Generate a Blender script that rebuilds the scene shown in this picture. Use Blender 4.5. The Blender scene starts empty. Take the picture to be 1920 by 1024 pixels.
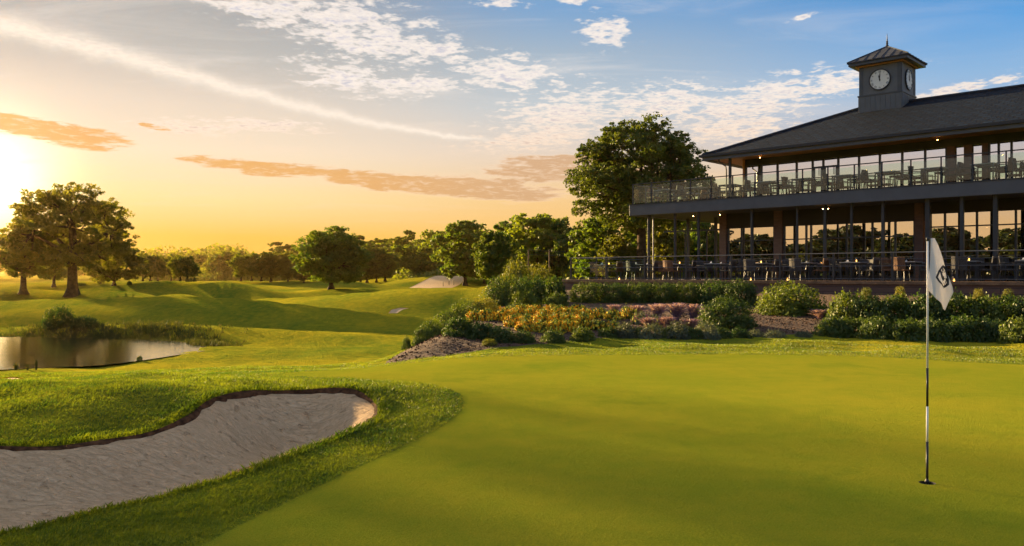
import bpy, math, random
import numpy as np
from mathutils import Vector, Matrix
from mathutils.geometry import delaunay_2d_cdt
S = bpy.context.scene
COL = S.collection
R = math.radians
rng = np.random.default_rng(7)
random.seed(7)
F = 1551.0
EYE = 1.6
HOR = 515.0
EXPO = 2.05

# ------------------------------------------------------------------ node helpers
def lin(c):
    return tuple(((v/255.0)/12.92 if v/255.0 <= .04045 else ((v/255.0+.055)/1.055)**2.4) for v in c)
def c4(c): return (c[0], c[1], c[2], 1.0)

class X:
    """tiny expression wrapper around node sockets"""
    def __init__(s, nt, sock): s.nt, s.s = nt, sock
    def _m(s, op, *a, clamp=False):
        n = s.nt.nodes.new('ShaderNodeMath'); n.operation = op; n.use_clamp = clamp
        for i, v in enumerate((s,)+a):
            if isinstance(v, X): s.nt.links.new(v.s, n.inputs[i])
            else: n.inputs[i].default_value = v
        return X(s.nt, n.outputs[0])
    def __add__(s, o): return s._m('ADD', o)
    __radd__ = __add__
    def __sub__(s, o): return s._m('SUBTRACT', o)
    def __rsub__(s, o): return (s*-1.0)+o
    def __mul__(s, o): return s._m('MULTIPLY', o)
    __rmul__ = __mul__
    def __truediv__(s, o): return s._m('DIVIDE', o)
    def f(s, op, *a): return s._m(op, *a)
    def clamp(s): return s._m('ADD', 0.0, clamp=True)
    def sstep(s, a, b):
        n = s.nt.nodes.new('ShaderNodeMapRange'); n.interpolation_type = 'SMOOTHSTEP'
        s.nt.links.new(s.s, n.inputs['Value'])
        n.inputs['From Min'].default_value = min(a, b); n.inputs['From Max'].default_value = max(a, b)
        n.inputs['To Min'].default_value = 0.0 if a < b else 1.0; n.inputs['To Max'].default_value = 1.0 if a < b else 0.0
        return X(s.nt, n.outputs['Result'])

def node(nt, t, **kw):
    n = nt.nodes.new(t)
    for k, v in kw.items(): setattr(n, k, v)
    return n
def setin(nt, n, name, v):
    if isinstance(v, X): nt.links.new(v.s, n.inputs[name])
    elif hasattr(v, 'is_output'): nt.links.new(v, n.inputs[name])
    else: n.inputs[name].default_value = v
def mixc(nt, fac, a, b, mode='MIX'):
    n = node(nt, 'ShaderNodeMix', data_type='RGBA', blend_type=mode)
    n.clamp_factor = True
    for idx, v in ((0, fac), (6, a), (7, b)):
        if isinstance(v, X): nt.links.new(v.s, n.inputs[idx])
        elif hasattr(v, 'is_output'): nt.links.new(v, n.inputs[idx])
        elif idx == 0: n.inputs[idx].default_value = v
        else: n.inputs[idx].default_value = c4(v) if len(v) == 3 else v
    return n.outputs[2]
def ramp(nt, fac, stops, interp='LINEAR'):
    n = node(nt, 'ShaderNodeValToRGB'); cr = n.color_ramp; cr.interpolation = interp
    while len(cr.elements) < len(stops): cr.elements.new(.5)
    for e, (p, c) in zip(cr.elements, stops): e.position = p; e.color = c4(c)
    setin(nt, n, 'Fac', fac); return n.outputs['Color']
def noise(nt, vec, scale, detail=4, rough=.55, dist=0.0, col=False):
    n = node(nt, 'ShaderNodeTexNoise')
    if vec is not None: nt.links.new(vec, n.inputs['Vector'])
    n.inputs['Scale'].default_value = scale; n.inputs['Detail'].default_value = detail
    n.inputs['Roughness'].default_value = rough; n.inputs['Distortion'].default_value = dist
    return n.outputs['Color'] if col else X(nt, n.outputs['Fac'])
def comb(nt, x, y, z):
    n = node(nt, 'ShaderNodeCombineXYZ')
    for i, v in enumerate((x, y, z)):
        if isinstance(v, X): nt.links.new(v.s, n.inputs[i])
        else: n.inputs[i].default_value = v
    return n.outputs[0]

# ------------------------------------------------------------------ camera
cam = bpy.data.cameras.new('camera'); camo = bpy.data.objects.new('camera', cam); COL.objects.link(camo)
cam.sensor_width = 36; cam.lens = 36*F/1920; cam.clip_end = 6000; cam.clip_start = .05
camo.location = (0, 0, EYE); camo.rotation_euler = (R(90)+math.atan((HOR-512)/F), 0, 0)
S.camera = camo
S.view_settings.view_transform = 'Standard'; S.view_settings.look = 'None'
S.view_settings.exposure = EXPO; S.view_settings.gamma = 1
S.cycles.max_bounces = 8; S.cycles.transparent_max_bounces = 16; S.cycles.diffuse_bounces = 3
S.cycles.glossy_bounces = 4; S.cycles.transmission_bounces = 6; S.cycles.volume_bounces = 0
S.cycles.caustics_reflective = False; S.cycles.caustics_refractive = False
S.cycles.sample_clamp_indirect = 6; S.cycles.use_denoising = True
S.cycles.use_adaptive_sampling = True; S.cycles.adaptive_threshold = .02

# ------------------------------------------------------------------ world + sun
SUN_AZ, SUN_EL = -47.0, 11.5
def direction(az, el):
    return Vector((math.sin(R(az))*math.cos(R(el)), math.cos(R(az))*math.cos(R(el)), math.sin(R(el))))
def azel(px, py):
    a = math.atan((px-960)/F); e = math.atan((HOR-py)/math.hypot(px-960, F)); return a, e

def build_world():
    w = bpy.data.worlds.new('World'); S.world = w; w.use_nodes = True
    nt = w.node_tree; bg = nt.nodes['Background']
    sk = node(nt, 'ShaderNodeTexSky', sky_type='NISHITA'); sk.sun_disc = False
    sk.sun_elevation = R(SUN_EL); sk.sun_rotation = R(SUN_AZ); sk.dust_density = 2; sk.ozone_density = 1.5
    tc = node(nt, 'ShaderNodeTexCoord'); sep = node(nt, 'ShaderNodeSeparateXYZ')
    nt.links.new(tc.outputs['Generated'], sep.inputs[0])
    x, y, z = (X(nt, sep.outputs[i]) for i in range(3))
    el = z.f('ARCSINE'); az = x.f('ARCTAN2', y)
    zc = z.f('MAXIMUM', 0.0)
    f = (el.f('MAXIMUM', 0.0)/(math.pi/2)).f('SQRT')
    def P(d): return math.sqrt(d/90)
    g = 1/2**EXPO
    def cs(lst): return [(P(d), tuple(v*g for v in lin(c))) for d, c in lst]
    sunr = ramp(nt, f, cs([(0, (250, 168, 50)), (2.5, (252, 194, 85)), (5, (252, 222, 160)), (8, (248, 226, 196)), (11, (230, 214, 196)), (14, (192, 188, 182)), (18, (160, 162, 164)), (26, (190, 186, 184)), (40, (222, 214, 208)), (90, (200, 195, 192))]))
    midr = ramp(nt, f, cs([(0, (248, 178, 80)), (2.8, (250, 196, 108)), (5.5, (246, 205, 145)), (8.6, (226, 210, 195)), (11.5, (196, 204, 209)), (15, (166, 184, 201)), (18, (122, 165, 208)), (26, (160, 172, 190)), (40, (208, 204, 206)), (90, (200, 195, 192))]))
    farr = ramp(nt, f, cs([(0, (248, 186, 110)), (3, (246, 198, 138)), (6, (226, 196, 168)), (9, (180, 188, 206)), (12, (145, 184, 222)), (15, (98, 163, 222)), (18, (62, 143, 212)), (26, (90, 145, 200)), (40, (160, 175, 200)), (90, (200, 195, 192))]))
    # cosine of the horizontal angle from the sun
    hl = (x*x+y*y).f('SQRT').f('MAXIMUM', 1e-4)
    sx, sy = math.sin(R(-33)), math.cos(R(-33))
    c = (x*sx+y*sy)/hl
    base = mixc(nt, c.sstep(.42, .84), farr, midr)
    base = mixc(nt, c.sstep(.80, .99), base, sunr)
    # glow round the low sun
    gd = direction(-32.6, 5.2)
    dt = (x*gd.x+y*gd.y+z*gd.z).f('MINIMUM', 1.0).f('ARCCOSINE')
    gl = ((dt/R(3.1)).f('POWER', 2.0)*-1.0).f('EXPONENT')*(2.2*g) + ((dt/R(13))*-1.0).f('EXPONENT')*(.03*g)
    glowc = node(nt, 'ShaderNodeVectorMath', operation='SCALE'); glowc.inputs[0].default_value = (1, .83, .45)
    nt.links.new(gl.s, glowc.inputs['Scale'])
    base = mixc(nt, 1.0, base, glowc.outputs[0], 'ADD')
    # ---- clouds: everything is a function of the direction looked at
    inv = zc+.07
    cx, cy = x/inv, y/inv
    pv = comb(nt, cx, cy, 0.0)
    n_small = noise(nt, pv, 13, 4, .58, .3)
    n_mid = noise(nt, pv, 3.4, 4, .6)
    n_fine = noise(nt, pv, 36, 3, .55)
    def blob(px, py, wx, wy, rot=0.0):
        a0, e0 = azel(px, py)
        ca, sa = math.cos(R(rot)), math.sin(R(rot))
        dx, dy = az-a0, el-e0
        u = (dx*ca+dy*sa)/(wx/F); v = (dy*ca-dx*sa)/(wy/F)
        return ((u*u+v*v)*-1.0).f('EXPONENT')
    # broken small puffs
    m = None
    for b in ((500, 14, 150, 30, -8), (650, 40, 150, 40, -6), (690, 75, 160, 34, -8), (810, 92, 95, 26, -12), (655, 145, 100, 30, -8), (770, 160, 110, 18, 0),
              (950, 138, 110, 34, -6), (1135, 58, 46, 28, -15), (940, 6, 45, 9, 0), (1072, 4, 30, 7, 0), (1060, 215, 130, 42, 8), (1240, 200, 110, 40, 4),
              (1420, 190, 150, 34, 10), (1560, 160, 110, 20, 8), (1790, 170, 120, 10, 8), (1515, 30, 26, 5, 10), (1380, 240, 110, 26, 5), (480, 235, 120, 12, 0), (360, 240, 90, 14, 0), (1010, 260, 130, 20, 5)):
        k = blob(*b); m = k if m is None else m.f('MAXIMUM', k)
    dens = n_small*.84 + n_fine*.34 + n_mid*.16 + m*.28
    puff = dens.sstep(.75, .95)*m.sstep(.03, .26)
    # long streaky bank low in the middle and the bank at the left edge
    n_st = noise(nt, comb(nt, az*3.0, el*22.0, 3.0), 5.5, 6, .62, .4)
    n_s0 = noise(nt, comb(nt, az*4.0, el*18.0, 5.0), 15, 5, .62, .5)
    m2 = None
    for b in ((500, 316, 170, 15, -5), (700, 338, 190, 20, -6), (900, 352, 170, 30, -4), (1010, 320, 130, 30, 0), (1060, 300, 110, 12, 2), (120, 250, 130, 22, -8), (30, 232, 70, 20, -5), (1180, 335, 160, 30, 0), (290, 238, 30, 5, -8)):
        k = blob(*b); m2 = k if m2 is None else m2.f('MAXIMUM', k)
    bank = (n_st*.95+n_s0*.32+m2*.64).sstep(.78, 1.28)*m2.sstep(.04, .55)
    # contrail
    pts = [azel(*p) for p in ((-700, -60), (0, 48), (150, 84), (300, 120), (450, 168), (600, 212), (760, 243), (915, 262))]
    cf = np.polyfit([p[0] for p in pts], [p[1] for p in pts], 3)
    wob = (noise(nt, comb(nt, az*1.0, el*1.0, 0.0), 26, 4, .6)-.5)*.016
    tr = el-((az*float(cf[0])+float(cf[1]))*az+float(cf[2]))*az-float(cf[3])+wob
    wid = (az*-1.0-.0).sstep(-.05, .62)*.0085+.0022
    trail = (((tr/wid)*(tr/wid))*-1.0).f('EXPONENT')*az.sstep(.0, -.07)
    # thin veil
    n_v = noise(nt, comb(nt, cx*.5, cy*1.4, 7.0), 2.1, 6, .62, .6)
    veil = n_v.sstep(.48, .78)*.38*el.sstep(.02, .12)*c.sstep(.3, .85)
    lit = mixc(nt, el.sstep(.10, .24), tuple(v*g for v in lin((255, 222, 188))), tuple(v*g for v in lin((255, 243, 232))))
    shade = mixc(nt, el.sstep(.10, .22), tuple(v*g for v in lin((222, 172, 128))), tuple(v*g for v in lin((196, 196, 210))))
    tex = noise(nt, pv, 22, 3, .6)
    pc = mixc(nt, (dens.sstep(.88, 1.05)*tex.sstep(.40, .60))*.8, lit, shade)
    out = mixc(nt, veil, base, lit)
    out = mixc(nt, (trail*(n_fine*1.2+.35)).clamp()*.95, out, tuple(v*g for v in lin((255, 240, 222))))
    bankc = mixc(nt, c.sstep(.82, .97), tuple(v*g for v in lin((214, 170, 128))), tuple(v*g for v in lin((232, 170, 92))))
    n_s2 = noise(nt, comb(nt, az*4.0, el*20.0, 9.0), 13, 5, .62, .5)
    bankc = mixc(nt, n_s2.sstep(.48, .70)*.6, bankc, lit)
    edge = mixc(nt, bank.sstep(.10, .62), lit, bankc)
    out = mixc(nt, bank.sstep(.0, .55)*.88, out, edge)
    out = mixc(nt, puff*.92, out, pc)
    # a share of the physical sky on top, for its light
    skc = node(nt, 'ShaderNodeVectorMath', operation='SCALE'); nt.links.new(sk.outputs[0], skc.inputs[0]); skc.inputs['Scale'].default_value = .0007
    out = mixc(nt, 1.0, out, skc.outputs[0], 'ADD')
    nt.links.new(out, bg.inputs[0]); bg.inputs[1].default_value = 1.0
    w.cycles.sampling_method = 'MANUAL'; w.cycles.sample_map_resolution = 1024
    sun = bpy.data.lights.new('sun', 'SUN'); so = bpy.data.objects.new('sun', sun); COL.objects.link(so)
    sun.energy = 5.0; sun.angle = R(.9); sun.color = (1.0, .70, .34)
    so.rotation_euler = direction(SUN_AZ, SUN_EL).to_track_quat('Z', 'Y').to_euler()
build_world()
#MARK

# ------------------------------------------------------------------ object helpers
def tag(o, label=None, cat=None, group=None, kind=None):
    if label: o['label'] = label
    if cat: o['category'] = cat
    if group: o['group'] = group
    if kind: o['kind'] = kind
    return o
def mesh_np(name, verts, faces, mats=(), smooth=False, midx=None):
    """verts (n,3); faces: (m,k) array of equal-sized faces"""
    me = bpy.data.meshes.new(name)
    verts = np.asarray(verts, np.float32); faces = np.asarray(faces, np.int32)
    m, k = faces.shape
    me.vertices.add(len(verts)); me.vertices.foreach_set('co', verts.ravel())
    me.loops.add(m*k); me.loops.foreach_set('vertex_index', faces.ravel())
    me.polygons.add(m); me.polygons.foreach_set('loop_start', np.arange(0, m*k, k, dtype=np.int32))
    try: me.polygons.foreach_set('loop_total', np.full(m, k, np.int32))
    except Exception: pass
    for mt in mats: me.materials.append(mt)
    if midx is not None: me.polygons.foreach_set('material_index', np.asarray(midx, np.int32))
    if smooth: me.polygons.foreach_set('use_smooth', np.ones(m, bool))
    me.update(calc_edges=True); me.validate()
    return me
def link(name, me, parent=None, loc=None, rotz=None):
    o = bpy.data.objects.new(name, me); COL.objects.link(o)
    if parent is not None: o.parent = parent
    if loc is not None: o.location = loc
    if rotz is not None: o.rotation_euler = (0, 0, rotz)
    return o
def empty(name, loc=(0, 0, 0), rotz=0.0, parent=None):
    o = bpy.data.objects.new(name, None); COL.objects.link(o); o.location = loc; o.rotation_euler = (0, 0, rotz)
    o.empty_display_size = .2
    if parent is not None: o.parent = parent
    return o
def copy_tree(o, parent=None):
    c = o.copy(); COL.objects.link(c); c.parent = parent
    for ch in o.children: copy_tree(ch, c)
    return c

class MB:
    """collects boxes, bars, tubes, prisms; builds ONE mesh object"""
    def __init__(s): s.v, s.f, s.m, s.cur = [], [], [], 0
    def add(s, vs, fs):
        b = len(s.v); s.v += [tuple(v) for v in vs]; s.f += [tuple(i+b for i in f) for f in fs]; s.m += [s.cur]*len(fs); return s
    def box(s, x0, y0, z0, x1, y1, z1):
        x0, x1 = sorted((x0, x1)); y0, y1 = sorted((y0, y1)); z0, z1 = sorted((z0, z1))
        return s.add([(x0, y0, z0), (x1, y0, z0), (x1, y1, z0), (x0, y1, z0), (x0, y0, z1), (x1, y0, z1), (x1, y1, z1), (x0, y1, z1)],
                     [(3, 2, 1, 0), (4, 5, 6, 7), (0, 1, 5, 4), (1, 2, 6, 5), (2, 3, 7, 6), (3, 0, 4, 7)])
    def tube(s, pts, r, n=8, cap=True):
        pts = [Vector(p) for p in pts]; rs = r if isinstance(r, (list, tuple)) else [r]*len(pts)
        b = []; prev = None
        for i, p in enumerate(pts):
            t = (pts[min(i+1, len(pts)-1)]-pts[max(i-1, 0)]).normalized()
            if prev is None:
                a = Vector((0, 0, 1)) if abs(t.z) < .9 else Vector((1, 0, 0)); prev = t.cross(a).normalized()
            prev = (prev-t*prev.dot(t)).normalized(); q = t.cross(prev)
            for k in range(n):
                an = 2*math.pi*k/n; b.append(p+(prev*math.cos(an)+q*math.sin(an))*rs[i])
        f = [(i*n+k, i*n+(k+1) % n, (i+1)*n+(k+1) % n, (i+1)*n+k) for i in range(len(pts)-1) for k in range(n)]
        if cap: f += [tuple(range(n-1, -1, -1)), tuple(range((len(pts)-1)*n, len(pts)*n))]
        return s.add(b, f)
    def lathe(s, c, prof, n=20):
        b = [(c[0]+r*math.cos(2*math.pi*k/n), c[1]+r*math.sin(2*math.pi*k/n), c[2]+z) for r, z in prof for k in range(n)]
        f = [(i*n+k, i*n+(k+1) % n, (i+1)*n+(k+1) % n, (i+1)*n+k) for i in range(len(prof)-1) for k in range(n)]
        return s.add(b, f)
    def prism(s, poly, off):
        """poly: 3D points in a plane; off: extrusion vector"""
        n = len(poly); off = Vector(off); a = [Vector(p) for p in poly]; b = [p+off for p in a]
        return s.add(a+b, [tuple(range(n-1, -1, -1)), tuple(range(n, 2*n))]+[(i, (i+1) % n, n+(i+1) % n, n+i) for i in range(n)])
    def build(s, name, mats, parent=None, loc=None, rotz=None, bevel=0, smooth=False):
        me = bpy.data.meshes.new(name); me.from_pydata(s.v, [], s.f)
        for mt in (mats if isinstance(mats, (list, tuple)) else [mats]): me.materials.append(mt)
        me.polygons.foreach_set('material_index', s.m)
        if smooth: me.polygons.foreach_set('use_smooth', [True]*len(s.f))
        me.update()
        o = link(name, me, parent, loc, rotz)
        if bevel:
            b = o.modifiers.new('bevel', 'BEVEL'); b.width = bevel; b.segments = 2; b.limit_method = 'ANGLE'
        return o

# ------------------------------------------------------------------ materials
def newmat(name):
    m = bpy.data.materials.new(name); m.use_nodes = True; nt = m.node_tree
    return m, nt, nt.nodes['Principled BSDF'], nt.nodes['Material Output']
def objco(nt):
    return node(nt, 'ShaderNodeTexCoord').outputs['Object']
def scaled(nt, vec, sx, sy, sz):
    n = node(nt, 'ShaderNodeMapping'); nt.links.new(vec, n.inputs[0]); n.inputs['Scale'].default_value = (sx, sy, sz); return n.outputs[0]
def bump(nt, h, strength, dist):
    b = node(nt, 'ShaderNodeBump'); b.inputs['Strength'].default_value = strength; b.inputs['Distance'].default_value = dist
    setin(nt, b, 'Height', h); return b.outputs[0]
def simple(name, col, rough=.5, metal=0.0, var=.15, vscale=3.0, bmp=0.0, bscale=40, spec=.5):
    m, nt, p, out = newmat(name); co = objco(nt)
    n = noise(nt, co, vscale, 5, .6)
    d = tuple(max(0, c*(1-var)) for c in col); l = tuple(min(1, c*(1+var)) for c in col)
    nt.links.new(mixc(nt, n.sstep(.3, .7), d, l), p.inputs['Base Color'])
    setin(nt, p, 'Roughness', n*.2+(rough-.1)); p.inputs['Metallic'].default_value = metal
    p.inputs['Specular IOR Level'].default_value = spec
    if bmp: nt.links.new(bump(nt, noise(nt, co, bscale, 4), bmp, .01), p.inputs['Normal'])
    return m
def tuft_normal(nt, co, scale, k):
    """short grass: blades lean every way, so the lit side of each blade catches a low sun"""
    n = node(nt, 'ShaderNodeTexNoise'); nt.links.new(co, n.inputs['Vector']); n.inputs['Scale'].default_value = scale
    n.inputs['Detail'].default_value = 1.0
    sub = node(nt, 'ShaderNodeVectorMath', operation='SUBTRACT'); nt.links.new(n.outputs['Color'], sub.inputs[0]); sub.inputs[1].default_value = (.5, .5, .5)
    sc = node(nt, 'ShaderNodeVectorMath', operation='MULTIPLY'); nt.links.new(sub.outputs[0], sc.inputs[0]); sc.inputs[1].default_value = (k, k, 0)
    ge = node(nt, 'ShaderNodeNewGeometry')
    ad = node(nt, 'ShaderNodeVectorMath', operation='ADD'); nt.links.new(ge.outputs['Normal'], ad.inputs[0]); nt.links.new(sc.outputs[0], ad.inputs[1])
    no = node(nt, 'ShaderNodeVectorMath', operation='NORMALIZE'); nt.links.new(ad.outputs[0], no.inputs[0])
    return no.outputs[0]
def lawn(name, dark, light, fine=(60, 7), patch=.25, stripe=None, speck=160, alt=None, sw=.5):
    m, nt, p, out = newmat(name); co = objco(nt)
    a = noise(nt, co, patch, 4, .6); b = noise(nt, co, 3.1, 5, .62); f = noise(nt, co, speck, 2, .5)
    fac = a*.8+b*.45+f*sw+(.5-sw)*.5
    col = mixc(nt, fac.sstep(.62, 1.12), dark, light)
    if alt: col = mixc(nt, noise(nt, co, .55, 5, .65, .5).sstep(.52, .70)*.55, col, alt)
    nt.links.new(col, p.inputs['Base Color'])
    p.inputs['Roughness'].default_value = .9; p.inputs['Specular IOR Level'].default_value = 0.0
    nt.links.new(tuft_normal(nt, co, *fine), p.inputs['Normal'])
    return m
M = {}
M['fairway'] = lawn('fairway_turf', (.075, .140, .016), (.36, .295, .020), (45, 5.5), .12, alt=(.18, .20, .022))
M['green'] = lawn('green_turf', (.175, .215, .016), (.265, .250, .020), (300, 6.0), .30, None, 75, sw=.95, alt=(.125, .185, .014))
def mk_sand():
    m, nt, p, out = newmat('bunker_sand'); co = objco(nt)
    rake = noise(nt, scaled(nt, co, 1.2, 3.2, 1), 7, 4, .65, 1.2); g = noise(nt, co, 220, 2); l = noise(nt, co, .9, 4)
    pit = noise(nt, co, 11, 3, .5).sstep(.60, .72)
    nt.links.new(mixc(nt, (rake.sstep(.3, .7)*.55+g*.25+l*.25-pit*.35).clamp(), (.48, .32, .18), (.82, .59, .36)), p.inputs['Base Color'])  # rake lines and pits also shaded in the colour, standing in for relief
    p.inputs['Roughness'].default_value = .95; p.inputs['Specular IOR Level'].default_value = .15
    nt.links.new(bump(nt, rake*.9+g*.12-pit*.35+noise(nt, co, 30, 4, .6)*.25, 1.0, .07), p.inputs['Normal'])
    return m
M['sand'] = mk_sand()
def mk_mulch():
    m, nt, p, out = newmat('bark_mulch'); co = objco(nt)
    v = node(nt, 'ShaderNodeTexVoronoi'); nt.links.new(scaled(nt, co, 1, 1.6, 1), v.inputs['Vector']); v.inputs['Scale'].default_value = 10
    vd = X(nt, v.outputs['Distance']); vc = node(nt, 'ShaderNodeSeparateColor'); nt.links.new(v.outputs['Color'], vc.inputs[0])
    r = X(nt, vc.outputs[0]); l = noise(nt, co, 1.3, 5, .6)
    col = mixc(nt, r*.6+l*.5, (.036, .018, .010), (.125, .066, .038)); nt.links.new(col, p.inputs['Base Color'])
    p.inputs['Roughness'].default_value = .95
    nt.links.new(bump(nt, vd*-1.0+noise(nt, co, 40, 4)*.6, 1.0, .06), p.inputs['Normal'])
    return m
M['mulch'] = mk_mulch()
M['soil'] = simple('bunker_lip_soil', (.075, .036, .018), .95, var=.6, vscale=14, bmp=1.0, bscale=24, spec=.1)
def mk_water():
    m, nt, p, out = newmat('pond_water'); co = objco(nt)
    p.inputs['Base Color'].default_value = (.016, .018, .010, 1); p.inputs['Roughness'].default_value = .03; p.inputs['IOR'].default_value = 1.33
    p.inputs['Specular IOR Level'].default_value = 1.0
    h = noise(nt, scaled(nt, co, .8, 1.6, 1), 3.0, 5, .6, .4)
    nt.links.new(bump(nt, h, .40, .015), p.inputs['Normal'])
    return m
M['water'] = mk_water()

# ------------------------------------------------------------------ plan of the place (metres, camera at 0,0 looking +y)
def gp(px, py, z=0.0):
    d = (EYE-z)*F/(py-HOR); return ((px-960)/F*d, d)
def catmull(pts, step, closed=True):
    P = np.array(pts, float); n = len(P); out = []
    for i in range(n if closed else n-1):
        if closed: a, b, c, d = P[(i-1) % n], P[i], P[(i+1) % n], P[(i+2) % n]
        else: a, b, c, d = P[max(i-1, 0)], P[i], P[i+1], P[min(i+2, n-1)]
        k = max(1, int(np.linalg.norm(c-b)/step))
        for t in np.arange(k)/k:
            out.append(.5*((2*b)+(c-a)*t+(2*a-5*b+4*c-d)*t*t+(3*b-3*c+d-a)*t**3))
    if not closed: out.append(P[-1])
    return np.array(out)
def sdf(poly, x, y):
    """signed distance, negative inside"""
    p = np.stack([np.asarray(x, float).ravel(), np.asarray(y, float).ravel()], 1)
    d = np.full(len(p), 1e9); ins = np.zeros(len(p), bool)
    n = len(poly)
    for i in range(n):
        a = poly[i]; b = poly[(i+1) % n]; e = b-a; w = p-a
        t = np.clip((w@e)/max(e@e, 1e-12), 0, 1); q = w-t[:, None]*e
        d = np.minimum(d, (q*q).sum(1))
        c = (a[1] > p[:, 1]) != (b[1] > p[:, 1])
        with np.errstate(divide='ignore', invalid='ignore'):
            xi = a[0]+(p[:, 1]-a[1])*(b[0]-a[0])/(b[1]-a[1])
        ins ^= c & (p[:, 0] < xi)
    r = np.sqrt(d); r[ins] *= -1
    return r.reshape(np.shape(x))
def sm(a, b, v):
    t = np.clip((np.asarray(v, float)-a)/(b-a), 0, 1); return t*t*(3-2*t)

green_px = [(330, 1050), (450, 985), (560, 932), (690, 868), (790, 822), (852, 786), (872, 760), (845, 740), (760, 722), (660, 710), (570, 702), (528, 694), (560, 686), (680, 675), (820, 670.5), (960, 668), (1150, 666), (1400, 665), (1650, 670), (1920, 684)]
P_green = np.array([gp(*p) for p in green_px]+[(16, 12.0), (18, 8), (15, 2), (8, -2), (0, -1.5), (-2.4, 2.4)])
P_green = catmull(P_green, .22)
bunk_px = [(-330, 905), (-150, 850), (0, 834), (130, 824), (240, 812), (320, 800), (375, 782), (430, 765), (510, 755), (600, 751), (670, 755), (706, 768), (704, 786), (650, 814), (560, 846), (480, 873), (400, 898), (300, 926), (200, 950), (100, 972), (0, 990), (-150, 1022), (-330, 1000)]
P_bunk = catmull([gp(*p) for p in bunk_px], .10)
pond_px = [(-500, 720), (-200, 702), (0, 692), (90, 689), (180, 684), (250, 676), (330, 664), (379, 655), (345, 643), (270, 638), (200, 636), (100, 634), (0, 633), (-200, 640), (-450, 660)]
P_pond = catmull([gp(px, py, -.78) for px, py in pond_px], .5)
P_side = catmull([gp(px, py, -.3) for px, py in [(-60, 712), (0, 706), (35, 710), (45, 718), (0, 728), (-60, 734)]], .15)   # small bunker at the left edge
# building frame: u along the front (towards the camera's right), v into the building
OX, OY = 5.69, 40.1
TH = math.atan2(-.683, .731)
cU, sU = math.cos(TH), math.sin(TH)
def uv2w(u, v): return (OX+u*cU-v*sU, OY+u*sU+v*cU)
def w2uv(x, y): return ((x-OX)*cU+(y-OY)*sU, -(x-OX)*sU+(y-OY)*cU)
def px_u(px, v):
    """u where the sight line at picture column px crosses the plane v"""
    k = (px-960)/F      # (OX+u*cU-v*sU) = k*(OY+u*sU+v*cU)
    return (k*(OY+v*cU)-OX+v*sU)/(cU-k*sU)
DECK = 1.34
bed_px = [(722, 660), (780, 656), (850, 650), (940, 646), (1040, 640), (1120, 633), (1200, 628), (1300, 628), (1420, 627), (1540, 625), (1700, 627), (1920, 637)]
bed_front = [gp(px, py, .06) for px, py in bed_px]
bf = np.array(bed_front)
def front_y(x): return np.interp(x, bf[:, 0], bf[:, 1])
P_bed = np.concatenate([catmull(bed_front+[(13.5, 14.5), (20, 11)], .3, False),
                        np.array([uv2w(24, -3.0), uv2w(24, -1.75), uv2w(-2.5, -1.75), (-.7, 39.0), (-1.5, 30.0), (-2.2, 21.0), (-2.6, 17.2)])])
_wr = np.random.default_rng(19)
WAV = [(_wr.uniform(9, 34), _wr.uniform(.35, math.pi-.35), _wr.uniform(0, 6.28)) for _ in range(10)]
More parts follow.
